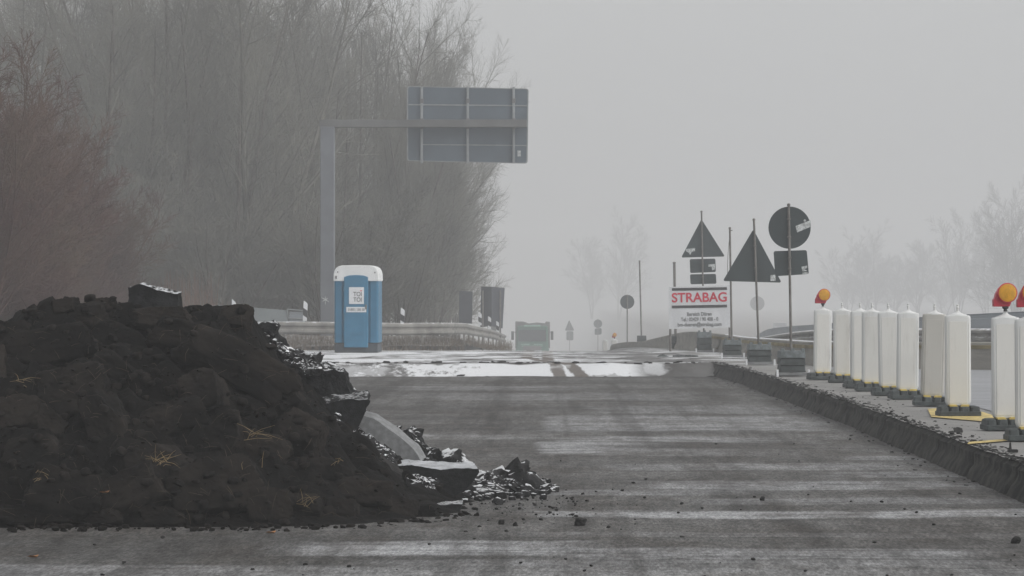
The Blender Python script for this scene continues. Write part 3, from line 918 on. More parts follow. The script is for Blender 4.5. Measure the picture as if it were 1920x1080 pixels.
# ------------------------------------------------------------------ warning beacons
def make_beacon():
    t = thing('warning_beacon', (0, 0, 0), 'x', 'beacon')
    # rubber foot plate with notches
    b = MB()
    for k in range(4):
        b.box((-.165 + k * .11, 0, .055), (.10, .34, .10), bev=.015, taper=.86)
    b.box((0, 0, .03), (.44, .36, .05), bev=.012)
    b.box((0, .05, .07), (.38, .2, .08), bev=.01)
    b.build('foot_plate', M['rubber'], t)
    b = MB()
    for s in (-1, 1):
        b.prism([(s * .03, .09), (s * .10, .106), (s * .105, .125), (s * .03, .125), (s * .015, .105)], -.11, .08)
    b.build('foot_bracket', M['yellow_plastic'], t)
    # hollow plastic blade: rounded sides and shoulders
    b = MB()
    sect = []
    W, D = .138, .034
    for a in range(24):
        th = 2 * math.pi * a / 24
        cx, cy = math.cos(th), math.sin(th)
        sect.append((math.copysign(abs(cx) ** .38, cx) * W, math.copysign(abs(cy) ** .75, cy) * D * (1 - .0 * abs(cx))))
    prof_ = [(.118, .84), (.128, .92), (.16, 1.0), (.9, 1.0), (1.02, 1.0), (1.045, .985), (1.056, .95), (1.062, .88), (1.064, .5)]
    vs = [(x * k, y * min(1, k + .05), z) for z, k in prof_ for x, y in sect]
    nn = 24
    fs = [(j * nn + i, j * nn + (i + 1) % nn, (j + 1) * nn + (i + 1) % nn, (j + 1) * nn + i) for j in range(len(prof_) - 1) for i in range(nn)]
    fs += [tuple(reversed(range(nn))), tuple((len(prof_) - 1) * nn + i for i in range(nn))]
    b.add(vs, fs)
    bl = b.build('blade', M['white_plastic'], t, smooth=50)
    b = MB()
    for s in (-1, 1):
        b.box((s * .112, -.029, .57), (.006, .008, .82), bev=.002)
    b.box((0, -.034, .57), (.19, .004, .86), bev=.002)
    b.build('rear_panel', M['grey_plastic'], t)
    b = MB()
    # cap: low cone with concave sides
    pr = [(.105, 1.055), (.10, 1.068), (.06, 1.080), (.032, 1.092), (.018, 1.106), (.014, 1.115)]
    vs = []
    for r, z in pr:
        for k in range(20):
            th = 2 * math.pi * k / 20; vs.append((r * math.cos(th), r * .35 * math.sin(th), z))
    fs = [(i * 20 + k, i * 20 + (k + 1) % 20, (i + 1) * 20 + (k + 1) % 20, (i + 1) * 20 + k) for i in range(len(pr) - 1) for k in range(20)]
    fs += [tuple(reversed(range(20))), tuple((len(pr) - 1) * 20 + k for k in range(20))]
    b.add(vs, fs)
    b.build('cap', M['white_plastic'], t, smooth=60)
    return t
def add_tip(t):
    b = MB()
    b.lathe([(.012, 1.115), (.012, 1.135), (.017, 1.14), (.017, 1.15), (.011, 1.155), (.011, 1.165), (.015, 1.168), (.015, 1.176), (.004, 1.182)], (0, 0, 0), 12)
    b.build('lamp_mount', M['white_plastic'], t, smooth=40)
def add_lamp(t):
    b = MB()
    # battery housing, hooded at the top left
    ol = [(-.115, 1.165), (.035, 1.165), (.05, 1.2), (.06, 1.30), (.02, 1.37), (-.02, 1.365), (-.06, 1.34), (-.09, 1.29), (-.105, 1.24), (-.115, 1.235)]
    b.prism(ol, -.03, .06)
    ls = b.build('lamp_housing', M['lamp_red'], t)
    ls.modifiers.new('bevel', 'BEVEL').width = .006
    b = MB()
    b.lathe([(.088, -.03), (.094, -.045), (.094, -.062), (.086, -.066)], (.01, 0, 1.295), 28, 'y')
    b.build('lens_rim', M['lamp_red'], t, smooth=40)
    b = MB()
    b.lathe([(.086, -.055), (.084, -.066), (.06, -.072), (.03, -.075), (.004, -.076)], (.01, 0, 1.295), 28, 'y')
    b.build('lens', M['lens'], t, smooth=60)
    b = MB(); b.lathe([(.02, 1.118), (.016, 1.14), (.03, 1.15), (.03, 1.168)], (0, 0, 0), 12)
    b.build('lamp_clamp', M['black'], t, smooth=40)
proto = make_beacon()
beac = [  # px, base y, lean deg, yaw, lamp, label
    (1541, 712, 0.5, .10, True, 'white plastic warning beacon with yellow lamp, the farthest of the beacon row'),
    (1580, 717, -.7, -.05, False, 'lampless white beacon standing right next to the farthest lamp beacon'),
    (1612, 727, 0, .1, False, 'white beacon largely hidden behind its nearer neighbour in the beacon row'),
    (1634, 733, 0, 0, False, 'white beacon overlapping the half hidden beacon on its left'),
    (1667, 741, -.9, .05, False, 'white beacon in the middle of the row, fifth counting from the far end'),
    (1700, 748, .5, .06, False, 'white beacon just left of the leaning grey beacon'),
    (1746, 761, 1.6, -.05, False, 'dirty grey beacon leaning slightly to the right'),
    (1795, 780, -.3, .03, False, 'clean white beacon nearest to the wide yellow road marking, without lamp'),
    (1885, 806, -.4, .06, True, 'large white beacon with red housed yellow lamp close to the right edge'),
    (1931, 826, -.3, .0, True, 'nearest beacon with red lamp housing, cut off by the right edge')]
for i, (px, py, lean, yaw, lamp, lb) in enumerate(beac):
    t = proto if i == 0 else copy_tree(proto)
    Y = (CZ - .255) * F / (py - VY)
    t.location = ((px - VX) * Y / F, Y, .255)
    t.rotation_euler = (0, R(lean), yaw)
    t['label'] = lb; t['group'] = 'warning beacons along the island'
    if i == 0:
        continue
for i, t in enumerate([o for o in bpy.data.objects if o.name.startswith('warning_beacon')]):
    lb = t['label']
    (add_lamp if 'lamp' in lb and 'lampless' not in lb and 'without lamp' not in lb else add_tip)(t)
    if 'grey beacon' in lb and 'dirty' in lb:
        for c in t.children:
            if c.name.startswith('blade') or c.name.startswith('rear'):
                c.data = c.data.copy(); c.data.materials[0] = M['dirty_plastic']

# ------------------------------------------------------------------ signs on stacked rubber foot plates
def rounded_poly(pts, r, k=5):
    out = []
    n = len(pts)
    for i in range(n):
        a, b_, c = Vector(pts[i - 1]), Vector(pts[i]), Vector(pts[(i + 1) % n])
        u = (a - b_).normalized(); v = (c - b_).normalized()
        p0 = b_ + u * r; p1 = b_ + v * r
        for j in range(k + 1):
            t = j / k
            out.append(tuple(p0 * (1 - t) ** 2 + b_ * 2 * t * (1 - t) + p1 * t * t))
    return out

def plates(t, wpx, ytop, ybot, s, detail=2, lift=.0):
    """stack of recycled rubber foot plates, seen from the narrow end"""
    H = (ybot - ytop) / s; W = wpx / s
    fr = .07 if detail > 1 else .04
    n = 3 if detail > 1 else 2
    ph = (H - fr) / n
    z = fr
    for k in range(n):
        b = MB()
        b.box((0, 0, z + ph * .5), (W, .8, ph - .012), bev=.012, taper=.97)
        top = k == n - 1
        if detail > 1:
            b.box((0, 0, z + ph * .12), (W * 1.02, .82, ph * .22), bev=.006)
        if top and detail > 1:
            for q in (-.4, 0, .4):
                b.box((q * W, -.36, z + ph + .012), (W * .15, .06, .05), bev=.008)
        b.build('foot_plate', M['rubber'] if not top or detail < 2 else M['rubber_light'], t)
        z += ph
    if detail > 1:
        b = MB()
        b.box((0, -.42, fr * .6), (W * 1.12, .04, .045), bev=.006)
        b.box((0, .42, fr * .6), (W * 1.12, .04, .045), bev=.006)
        b.build('foot_frame', M['galv'], t)
        for q in (-1, 1): MB().box((q * W * .62, -.44, fr * .75), (.035, .04, .12), bev=.006).build('frame_end', M['white'], t)
    return z

def sign_stand(name, base, top, Y, wpx, ystack, zbase, label, cat, panels=(), detail=2, pr=.021, group=None):
    """base=(px,py) of stack bottom, top=(px,py) of pole top"""
    s = F / Y
    B = P(base[0], base[1], Y)
    t = thing(name, B, label, cat, group)
    plates(t, wpx, ystack, base[1], s, detail)
    T = P(top[0], top[1], Y) - B
    b = MB(); b.tube([(0, -.04, .05), (T.x, -.04, T.z)], pr, 8)
    b.lathe([(pr * 1.25, T.z - .03), (pr * 1.25, T.z + .005), (pr * .5, T.z + .012)], (T.x, -.04, 0), 8)
    b.build('pole', M['pole'], t, smooth=50)
    for pan in panels:
        kind, data, m = pan[:3]
        b = MB()
        if kind == 'poly':
            o2 = [((px - base[0]) / s, -(py - base[1]) / s) for px, py in data]
            b.prism(rounded_poly(o2, pan[3] / s if len(pan) > 3 else 3 / s), -.008, .012)
        else:
            cx, cy, r = data
            q = [((cx - base[0] + r * math.cos(a * math.pi / 24)) / s, -(cy - base[1] + r * math.sin(a * math.pi / 24)) / s) for a in range(48)]
            b.prism(q, -.008, .012)
        nm = 'sticker' if m is M['sticker'] else 'sign_panel'
        if nm == 'sticker':
            vs = b.v[:]; b.v = [(x, y - .006, z) for x, y, z in vs]
        b.build(nm, m, t)
        if nm == 'sign_panel' and detail > 1:      # clamp
            zs = [q[2] for q in b.v]; zc = sorted([(min(zs) * .72 + max(zs) * .28), (min(zs) * .3 + max(zs) * .7)])
            b2 = MB()
            for z in zc:
                fx = z / T.z * T.x
                b2.box((fx, -.045, z), (.06, .065, .025), bev=.005)
            b2.build('clamp', M['pole'], t)
    return t
SB, ST = M['sign_back'], M['sticker']
sign_stand('traffic_sign', (1483, 705), (1478, 383), 54.8, 47, 657, 0, 'dark round sign above a square plate on one pole, nearest of the sign backs', 'traffic sign',
    [('disc', (1480, 427, 39.5), SB), ('poly', [(1450, 471), (1512, 469), (1516, 514), (1453, 518)], SB, 4),
     ('poly', [(1491, 424), (1519, 413), (1520, 425), (1494, 436)], ST, 1), ('disc', (1508.5, 414, 2.3), ST), ('poly', [(1502, 500), (1513, 498), (1513, 502), (1508, 505), (1513, 508), (1504, 509)], ST, .5),
     ('poly', [(1504, 511), (1514, 510.5), (1514, 514), (1504, 514.5)], ST, 1)])
sign_stand('traffic_sign', (1423, 684), (1413, 411), 64.5, 42, 645, 0, 'dark back of a large triangular sign alone on its pole, left of the round sign', 'traffic sign',
    [('poly', [(1355, 527), (1412, 430), (1465, 530)], SB, 5), ('poly', [(1444, 516), (1453, 515), (1454, 527), (1444, 527)], ST, .8)])
sign_stand('sign_pole', (1372, 671), (1368, 427), 72, 33, 637, 0, 'thin bare grey pole with a hanging wire between the two triangular signs', 'pole', [])
t = sign_stand('traffic_sign', (1320, 661), (1315, 396), 85, 26, 622, 0, 'triangular sign above two rectangular plates, seen from the back behind the white board', 'traffic sign',
    [('poly', [(1277, 483), (1315, 411), (1359, 481)], SB, 4), ('poly', [(1293, 486), (1341, 485), (1342, 510), (1294, 512)], SB, 3), ('poly', [(1293.5, 514.5), (1342, 513.5), (1343, 532), (1294.5, 533)], SB, 3),
     ('poly', [(1286, 467), (1303, 465), (1303, 471), (1297, 472), (1294, 478), (1290, 473), (1286, 471)], ST, .5), ('poly', [(1328, 496), (1340, 495), (1340, 505), (1335, 507), (1334, 500), (1328, 500)], ST, .5)])
sign_stand('sign_pole', (1267, 655), (1264, 492), 103, 22, 630, 0, 'short thick pole behind the left side of the white board', 'pole', [], 1, .04)
sign_stand('sign_pole', (1203, 654), (1199, 489), 135, 17, 629, 0, 'tall thin pole in a dark foot block, standing alone left of the board', 'pole', [], 1, .03)
sign_stand('traffic_sign', (1176, 657), (1176, 553), 162, 16, 646, 0, 'round sign on a thin pole, faded by fog, left of the tall bare pole', 'traffic sign', [('disc', (1176, 566, 13.2), M['sign_back'])], 1, .03)
def far_sign(name, px, ytop, Y, panels, lb, m=None):
    gzz = deckz(px * 0 + (px - VX) * Y / F, Y)
    B = Vector(((px - VX) * Y / F, Y, gzz)); yb = VY + (CZ - gzz) * F / Y
    return sign_stand(name, (px, yb), (px, ytop), Y, 12, yb - 6, 0, lb, 'traffic sign', [(k, d, m or SB) for k, d in panels], 1, .03)
far_sign('traffic_sign', 1068, 601, 400, [('poly', [(1059, 620), (1067, 600), (1077, 620)]), ('poly', [(1062, 621), (1075, 621), (1075, 638), (1062, 638)])], 'fog faded triangle and plate sign right of the green truck')
far_sign('traffic_sign', 1121, 598, 340, [('disc', (1121, 607, 8)), ('poly', [(1115, 616), (1128, 615), (1128, 627), (1115, 628)])], 'fog faded round sign with a plate below, above the far lamp beacons')
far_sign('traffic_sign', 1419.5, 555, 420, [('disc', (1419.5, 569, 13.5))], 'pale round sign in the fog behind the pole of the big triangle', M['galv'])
# hanging wire on the bare pole
wb = [o for o in bpy.data.objects if o.name.startswith('sign_pole')][0]
b = MB(); pts = []
for k in range(9):
    a = k / 8; pp = P(1368.5 - 5.0 * math.sin(a * math.pi * .6), 433 + a * 90, 72) - wb.location; pts.append((pp.x, -.05, pp.z))
b.tube(pts, .006, 5); b.tube([pts[0], (pts[0][0] + .05, -.05, pts[0][2] + .01)], .008, 5)
b.build('wire', M['pole'], wb)

# far beacons in the fog
for px, yt, lamp, lb in ((1135, 638, 0, 'tiny lampless white beacon in the fog beyond the crest'), (1152, 637, 1, 'tiny white beacon with orange lamp in the fog beyond the crest')):
    t = copy_tree(proto); Y = 158.0 if lamp else 168.0
    t.location = P(px, yt, Y) - Vector((0, 0, 1.07)); t['label'] = lb; t['group'] = 'warning beacons along the island'
    for c in list(t.children):
        if c.name.startswith('lamp') or c.name.startswith('lens'):
            if not lamp: bpy.data.objects.remove(c)
    t.rotation_euler = (0, 0, 0)

# ------------------------------------------------------------------ white company board
YB = 81.5; sB = F / YB
B0 = P(1311, 661, YB)
t = thing('company_board', B0, 'white company board with red lettering between two black bars, on two posts', 'board')
def lp(px, py, y=0.0):
    q = P(px, py, YB) - B0; return Vector((q.x, y, q.z))
b = MB(); b.prism([(lp(*q).x, lp(*q).z) for q in ((1254, 617), (1369, 614), (1368, 535), (1254, 538))], -.015, .015)
b.build('panel', M['board_white'], t)
b = MB()
b.tube([lp(1257, 659, .04), lp(1256, 545, .04)], .028, 8)
b.tube([lp(1368.5, 664, .04), lp(1367, 545, .04)], .028, 8)
b.build('post', M['pole'], t, smooth=50)
for y0, y1 in ((540.2, 545.2), (573, 578)):
    b = MB(); b.prism([(lp(*q).x, lp(*q).z) for q in ((1260, y1), (1363, y1 - 1.8), (1362.5, y0 - 1.8), (1259.5, y0))], -.024, -.0155)
    b.build('bar', M['ink'], t)
tl = -R(1.0)
def board_text(body, size_px, cx, cy, wpx, m, bold=0.0):
    q = lp(cx, cy, -.019)
    return text_mesh(body, size_px / sB, m, 'lettering', bold, wpx / sB, t, q, tilt=tl)
board_text('STRABAG', 24.5, 1311, 558.4, 103, M['red_ink'], .007)
board_text('Bereich Düren', 9.5, 1311, 589, 46, M['ink_soft'], .003)
board_text('Tel.: 02429 / 90 408 - 0', 9.5, 1311.5, 598.8, 70, M['ink_soft'], .003)
board_text('bm-dueren@strabag.com', 9.5, 1311.5, 608.5, 82, M['ink_soft'], .003)

# dark debris in front of the board
p0 = P(1272, 672, 75)
mb = MB()
for i in range(14):
    a = rng.uniform(-.4, .38)
    rock(mb, (a, rng.uniform(-.15, .15), .02 + rng.uniform(0, .03)), (.09 + .05 * rng.random(), .1, .035), 3300 + i, 2, 4, .2)
mb.add([(-.42, -.2, .0), (.4, -.22, .0), (.46, .2, .03), (-.35, .25, .03), (-.5, 0, .0)], [(0, 1, 2, 3, 4)])
o = mb.build('rubber_mat', M['rubber'], smooth=50); o.location = p0
tag(o, 'crumpled dark rubber mat lying on the ground in front of the white board', 'mat')
b = MB(); pts = [P(px, py, Y) for px, py, Y in ((1304, 670, 75.5), (1325, 675, 74), (1345, 680, 71), (1362, 684, 69))]
o = b.tube([q + Vector((0, 0, .01)) for q in pts], .018, 6).build('cable', M['black']); tag(o, 'dark cable running right from the rubber mat', 'cable')

# scraps on the island near the right edge
for px, py, lb in ((1897, 848, 'upright dark rubber scrap on the island at the right edge'), (1795, 809, 'flat dark scrap on the island in front of the beacons')):
    Y = (CZ - .255) * F / (py - VY); mb = MB()
    if px > 1850:
        mb.box((0, 0, .012), (.075, .1, .024), bev=.006); mb.box((-.02, 0, .045), (.022, .03, .07), bev=.004, taper=.6)
    else:
        rock(mb, (0, 0, .01), (.05, .06, .012), 77, 3, 4, .3)
    o = mb.build('rubber_scrap', M['stone']); o.location = ((px - VX) * Y / F, Y, .257); tag(o, lb, 'scrap')

# ------------------------------------------------------------------ portable toilet
YT = 82.5; sT = F / YT
zT = deckz(-4.9, YT) + .015
B0 = Vector(((667.5 - VX) / sT, YT, zT)); ybT = VY + (CZ - zT) * sT
def tz(py): return (ybT - py) / sT
k = (ybT - 497) / (ybT - 497)
t = thing('portable_toilet', B0, 'blue portable toilet cabin with white roof standing on the snowy road', 'portable toilet', rz=R(-2))
W = 84 / sT; D = 1.1
b = MB(); b.box((0, D / 2, .105), (W * .97, D * .97, .21), bev=.02); b.build('base', M['toilet_base'], t)
b = MB()
b.box((0, D / 2 + .02, .21 + .85), (W * .985, D * .95, 1.66), bev=.03)
for q in (-1, 1): b.box((q * W * .39, .035, .21 + .8), (W * .16, .03, 1.56), bev=.01)
b.build('wall', M['blue'], t)
# white rounded roof with corner skirts
b = MB()
zt = tz(497); zs = tz(527)
arc = []
for a in range(13):
    th = math.pi * a / 12
    arc.append((math.copysign(abs(math.cos(th)) ** .35, math.cos(th)) * W * .51, zs + (zt - zs) * (math.sin(th) ** .6)))
ol = arc + [(-W * .51, zs)]
ol = arc
b.prism([(W * .51, zs - .0)] + arc[1:-1] + [(-W * .51, zs)] + [(-W * .26, zs), (-W * .24, zs + .10), (-W * .1, zs + .125), (W * .1, zs + .125), (W * .24, zs + .10), (W * .26, zs)], -.03, .02)
b.prism([(W * .51, zs)] + arc[1:-1] + [(-W * .51, zs)], .02, D + .03)
rf = b.build('roof', M['toilet_white'], t)
md = rf.modifiers.new('bevel', 'BEVEL'); md.width = .02; md.segments = 2
b = MB()
for px, py, r in ((633, 510, .018), (703, 511, .018)): b.lathe([(r, -.04), (r, -.02)], ((px - 667.5) / sT, 0, tz(py)), 10, 'y')
b.box(((630 - 667.5) / sT, -.035, tz(520)), (.045, .02, .07))
b.build('roof_vent', M['ink_soft'], t)
# door
b = MB()
dw = W * .27
ztop = tz(515.5)
b.prism([(-dw, .12), (dw, .12), (dw, ztop - .05), (dw * .6, ztop - .012), (0, ztop), (-dw * .6, ztop - .012), (-dw, ztop - .05)], -.045, .0)
dr = b.build('door', M['blue_door'], t)
dr.modifiers.new('bevel', 'BEVEL').width = .012
b = MB()
b.prism([(-dw * .72, .3), (dw * .72, .3), (dw * .72, 1.15), (-dw * .72, 1.15)], -.052, -.044)
for z in (.45, .42): b.box((0, -.055, z), (dw * 1.0, .012, .012))
b.build('door_panel', M['blue_door'], dr)
b = MB(); b.box((dw * .84, -.06, 1.1), (.045, .03, .11), bev=.005); b.build('handle', M['ink_soft'], dr)
for q in (.45, 1.0, 1.55): MB().box((-dw * .98, -.05, q), (.03, .03, .09), bev=.005).build('hinge', M['blue'], dr)
sx = lambda px: (px - 667.5) / sT
b = MB(); b.prism([(sx(654.5), tz(570)), (sx(682.5), tz(570)), (sx(682.5), tz(538.5)), (sx(654.5), tz(538.5))], -.056, -.0462)
pl = b.build('logo_plate', M['white'], dr)
text_mesh('TOI', 11.5 / sT, M['ink'], 'lettering', .001, 15.5 / sT, pl, (sx(670.5), -.058, tz(551.8)))
text_mesh('TOI', 11.5 / sT, M['ink'], 'lettering', .001, 15.5 / sT, pl, (sx(670.5), -.058, tz(562.2)))
b = MB(); b.prism([(sx(676), tz(546.2)), (sx(678.2), tz(546.2)), (sx(678.8), tz(544.2)), (sx(675.4), tz(544.2))], -.060, -.0565); b.build('logo_dot', M['red_ink'], pl)
b = MB(); b.prism([(sx(649.5), tz(585.5)), (sx(687), tz(585.5)), (sx(687), tz(575.5)), (sx(649.5), tz(575.5))], -.056, -.0462)
pl = b.build('phone_plate', M['white'], dr)
text_mesh('01805 / 300 30', 6.5 / sT, M['ink_soft'], 'lettering', .001, 31 / sT, pl, (sx(668.2), -.058, tz(580.7)))
# pink spray mark on the snow
Y = 82.0; mb = MB(); q = P(600, 667, 1); 
Yp = 78.5; mb.add([(x_, y_, 0) for x_, y_ in ((-.1, -.25), (.08, -.3), (.14, .1), (.05, .35), (-.12, .2))], [(0, 1, 2, 3, 4)])
o = mb.build('road_marking', M['pink']); o.location = ((600 - VX) * Yp / F, Yp, deckz(-5, Yp) + .02); tag(o, kind='structure')

# ------------------------------------------------------------------ gantry sign
YG = 107; sG = F / YG
zb = gz(-7.2, YG)
B0 = Vector(((614 - VX) / sG, YG, zb)); ybG = VY + (CZ - zb) * sG
t = thing('gantry_sign', B0, 'large motorway sign seen from behind on a cantilever arm and square post', 'gantry sign')
def gp(px, py, y=0.0): return Vector(((px - 614) / sG, y, (ybG - py) / sG))
b = MB(); z0 = 0; z1 = gp(0, 238).z
b.box((0, 0, z1 / 2 - .1), (.44, .44, z1 + .2), bev=.02); b.build('post', M['gantry'], t)
b = MB()
a = gp(599, 231); c = gp(988, 232)
b.box(((a.x + c.x) / 2, 0, (a.z + c.z) / 2), (c.x - a.x, .3, .235), bev=.015)
b.build('arm', M['gantry_beam'], t)
b = MB()
ol = rounded_poly([(gp(762, 0).x, gp(0, 301).z), (gp(989, 0).x, gp(0, 306).z), (gp(991, 0).x, gp(0, 165).z), (gp(762, 0).x, gp(0, 160).z)], .09)
b.prism(ol, .30, .34)
sp = b.build('sign_panel', M['sign_panel_back'], t)
b = MB()
n = len(ol); ins = []
cx = sum(p[0] for p in ol) / n; cz = sum(p[1] for p in ol) / n
for p in ol:
    d = Vector((p[0] - cx, p[1] - cz)); L = d.length; ins.append((p[0] - d.x / L * .045, p[1] - d.y / L * .045))
vs = [(p[0], .285, p[1]) for p in ol] + [(p[0], .285, p[1]) for p in ins] + [(p[0], .299, p[1]) for p in ol] + [(p[0], .299, p[1]) for p in ins]
fs = []
for i in range(n):
    j = (i + 1) % n
    fs += [(i, j, n + j, n + i), (2 * n + i, 3 * n + i, 3 * n + j, 2 * n + j), (i, 2 * n + i, 2 * n + j, j), (n + i, n + j, 3 * n + j, 3 * n + i)]
b.add(vs, fs); b.build('sign_rim', M['rib'], sp)
for px in (790, 876.5, 963):
    b = MB(); p0 = gp(px, 162); p1 = gp(px - .5, 305)
    b.box((p0.x, .24, (p0.z + p1.z) / 2), (.075, .10, p0.z - p1.z), bev=.008); b.build('upright', M['rib'], sp)
    b = MB(); b.box((p0.x, .17, gp(0, 231).z), (.13, .06, .32), bev=.01); b.box((p0.x, .2, gp(0, 188).z), (.12, .05, .14), bev=.01); b.build('clamp', M['gantry_beam'], sp)
b = MB()
b.box(((gp(765, 0).x + gp(988, 0).x) / 2, .288, gp(0, 196).z), (gp(988, 0).x - gp(765, 0).x, .02, .04), rot=Matrix.Rotation(R(.6), 3, 'Y').to_quaternion())
b.box(((gp(790, 0).x + gp(988, 0).x) / 2, .288, gp(0, 271).z), (gp(988, 0).x - gp(790, 0).x, .02, .03), rot=Matrix.Rotation(R(.6), 3, 'Y').to_quaternion())
b.build('cross_rail', M['rib'], sp)
b = MB(); p0 = gp(973, 287); b.prism([(p0.x - .05, p0.z - .09), (p0.x + .05, p0.z - .09), (p0.x + .05, p0.z + .09), (p0.x - .05, p0.z + .09)], .285, .298); b.build('sticker', M['sticker'], sp)
# sprayed star on the post
b = MB(); p0 = gp(610.5, 562)
for a in range(6):
    th = R(90 + 60 * a); d = Vector((math.cos(th), 0, math.sin(th)))
    b.tube([Vector((p0.x, -.224, p0.z)), Vector((p0.x, -.224, p0.z)) + d * rng.uniform(.08, .16)], [.02, .008], 5)
b.build('graffiti', M['sticker'], t)

# ------------------------------------------------------------------ guard rails
W_PROF = [(0, .155), (-.02, .15), (-.08, .11), (-.08, .06), (-.015, .02), (-.015, -.02), (-.08, -.06), (-.08, -.11), (-.02, -.15), (0, -.155)]
def rail(t, path, prof_, m, name='beam'):
    """path of world points at the centre of the beam, thing at origin loc"""
    b = MB(); vs = []
    n = len(prof_)
    for i, p in enumerate(path):
        d = (path[min(i + 1, len(path) - 1)] - path[max(i - 1, 0)]); d.z = 0; d.normalize()
        nr = Vector((d.y, -d.x, 0))
        for off, z in prof_: vs.append(p - t.location + nr * (-off) + Vector((0, 0, z)))
        for off, z in reversed(prof_): vs.append(p - t.location + nr * (-off - .012) * 1 + Vector((0, 0, z)))
    m2 = 2 * n
    fs = []
    for i in range(len(path) - 1):
        for k in range(m2):
            j = (k + 1) % m2
            fs.append((i * m2 + k, i * m2 + j, (i + 1) * m2 + j, (i + 1) * m2 + k))
    b.add(vs, fs)
    return b.build(name, m, t, smooth=35)
def resample(pts, step):
    out = []
    for i in range(len(pts) - 1):
        p0 = pts[max(i - 1, 0)]; p1 = pts[i]; p2 = pts[i + 1]; p3 = pts[min(i + 2, len(pts) - 1)]
        k = max(1, int((p2 - p1).length / step))
        for j in range(k):
            u = j / k
            out.append(.5 * ((2 * p1) + (p2 - p0) * u + (2 * p0 - 5 * p1 + 4 * p2 - p3) * u * u + (3 * p1 - p0 - 3 * p2 + p3) * u ** 3))
    out.append(pts[-1]); return out
def posts(t, path, every, zfun, m, w=.1, up=.1, back=.08):
    acc = 0
    for i in range(1, len(path)):
        acc += (path[i] - path[i - 1]).length
        if acc >= every:
            acc = 0; p = path[i]; g = zfun(p.x, p.y)
            b = MB(); h = p.z + up - g + .1
            b.box((0, 0, h / 2 - .1), (w * .6, w, h), bev=.008)
            o = b.build('post', m, t); o.location = Vector((p.x, p.y + back, g)) - t.location
# left rail, turns round the verge nose and follows the road over the crest
left = [P(250, 614, 98), P(400, 616, 98.2), P(500, 614.5, 98.5), P(600, 615, 99), P(740, 617, 99.3), P(830, 616.5, 101), P(868, 616.5, 108), P(885, 619.5, 116), P(910, 624, 127), P(930, 629, 138), P(946, 635, 152)]
L = resample(left, .5)
t = thing('guard_rail', left[0], 'weathered grey steel guard rail curving behind the portable toilet', 'guard rail')
rail(t, L, [(a * 1.0, z * 1.15) for a, z in W_PROF], M['galv_dirty'])
posts(t, L, 4, lambda x, y: gz(x, y), M['galv_dirty'])
# blue grey flat panel rail farther back on the left
p2 = [P(395, 589, 112), P(445, 590, 112), P(540, 592, 113), P(573, 592, 114)]
t = thing('panel_rail', p2[0], 'flat blue grey steel panel with snowy top edge behind the left guard rail', 'barrier')
b = MB()
ol = [(P(px, py, 112) - p2[0]) for px, py in ((395, 571), (445, 574), (478, 577), (540, 582), (540, 606), (395, 606))]
b.prism([(q.x, q.z) for q in ol], -.03, .03); b.build('panel', M['panel_rail'], t)
b = MB()
fr = [P(px, py, 112) - p2[0] for px, py in ((538, 580), (572, 583), (573, 598), (540, 597))]
for i in range(4): b.tube([fr[i] + Vector((0, -.05, 0)), fr[(i + 1) % 4] + Vector((0, -.05, 0))], .022, 6)
b.build('end_frame', M['rib'], t)
b = MB(); q = [(P(px, py, 112) - p2[0]) for px, py in ((542, 584), (570, 585), (571, 604), (542, 604))]
b.prism([(v.x, v.z) for v in q], -.02, .02); b.build('end_panel', M['steel_wall'], t)
b = MB()
for q in (405, 500, 556):
    v = P(q, 606, 112) - p2[0]; b.box((v.x, .08, v.z - .3), (.1, .1, 1.0))
b.build('post', M['galv_dirty'], t)

# temporary barrier on the right
tb = [(1150, 657, 150), (1200, 642, 132), (1245, 631, 112), (1290, 622, 98), (1340, 625, 88), (1400, 633, 77), (1460, 637, 69), (1530, 641, 64), (1620, 641, 61), (1730, 641, 60), (1840, 641, 59.5), (1960, 640, 58.5)]
P0 = [P(*q) for q in tb]
Lb = resample(P0, .6)
t = thing('temporary_barrier', P0[4], 'low grey concrete barrier with yellow stained edges winding behind the signs and beacons', 'barrier')
def sweep(path, prof_fn, name, m, loc, parent):
    b = MB(); vs = []; n = None
    for i, p in enumerate(path):
        d = (path[min(i + 1, len(path) - 1)] - path[max(i - 1, 0)]); d.z = 0; d.normalize()
        nr = Vector((d.y, -d.x, 0))
        if nr.y > 0: nr = -nr
        pr = prof_fn(p); n = len(pr)
        for off, z in pr: vs.append(Vector((p.x, p.y, 0)) + nr * off + Vector((0, 0, z)) - loc)
    fs = [(i * n + k, i * n + (k + 1) % n, (i + 1) * n + (k + 1) % n, (i + 1) * n + k) for i in range(len(path) - 1) for k in range(n)]
    fs += [tuple(range(n)), tuple(reversed([(len(path) - 1) * n + k for k in range(n)]))]
    b.add(vs, fs); return b.build(name, m, parent, smooth=40)
def bprof(p):
    g = deckz(p.x, p.y) - .05; h = p.z
    return [(.16, g), (.14, g + .14), (.08, g + .25), (.07, h - .02), (.05, h), (-.05, h), (-.07, h - .02), (-.08, g + .25), (-.16, g)]
sweep(Lb, bprof, 'wall', M['barrier'], t.location, t)
def y1(p):
    h = p.z + .004 * math.sin(p.x * 9)
    return [(.09, h - .12), (.092, h - .06), (.07, h - .055), (.07, h - .12)]
sweep([q for q in Lb if q.y < 92], y1, 'yellow_strip', M['barrier_yellow'], t.location, t)
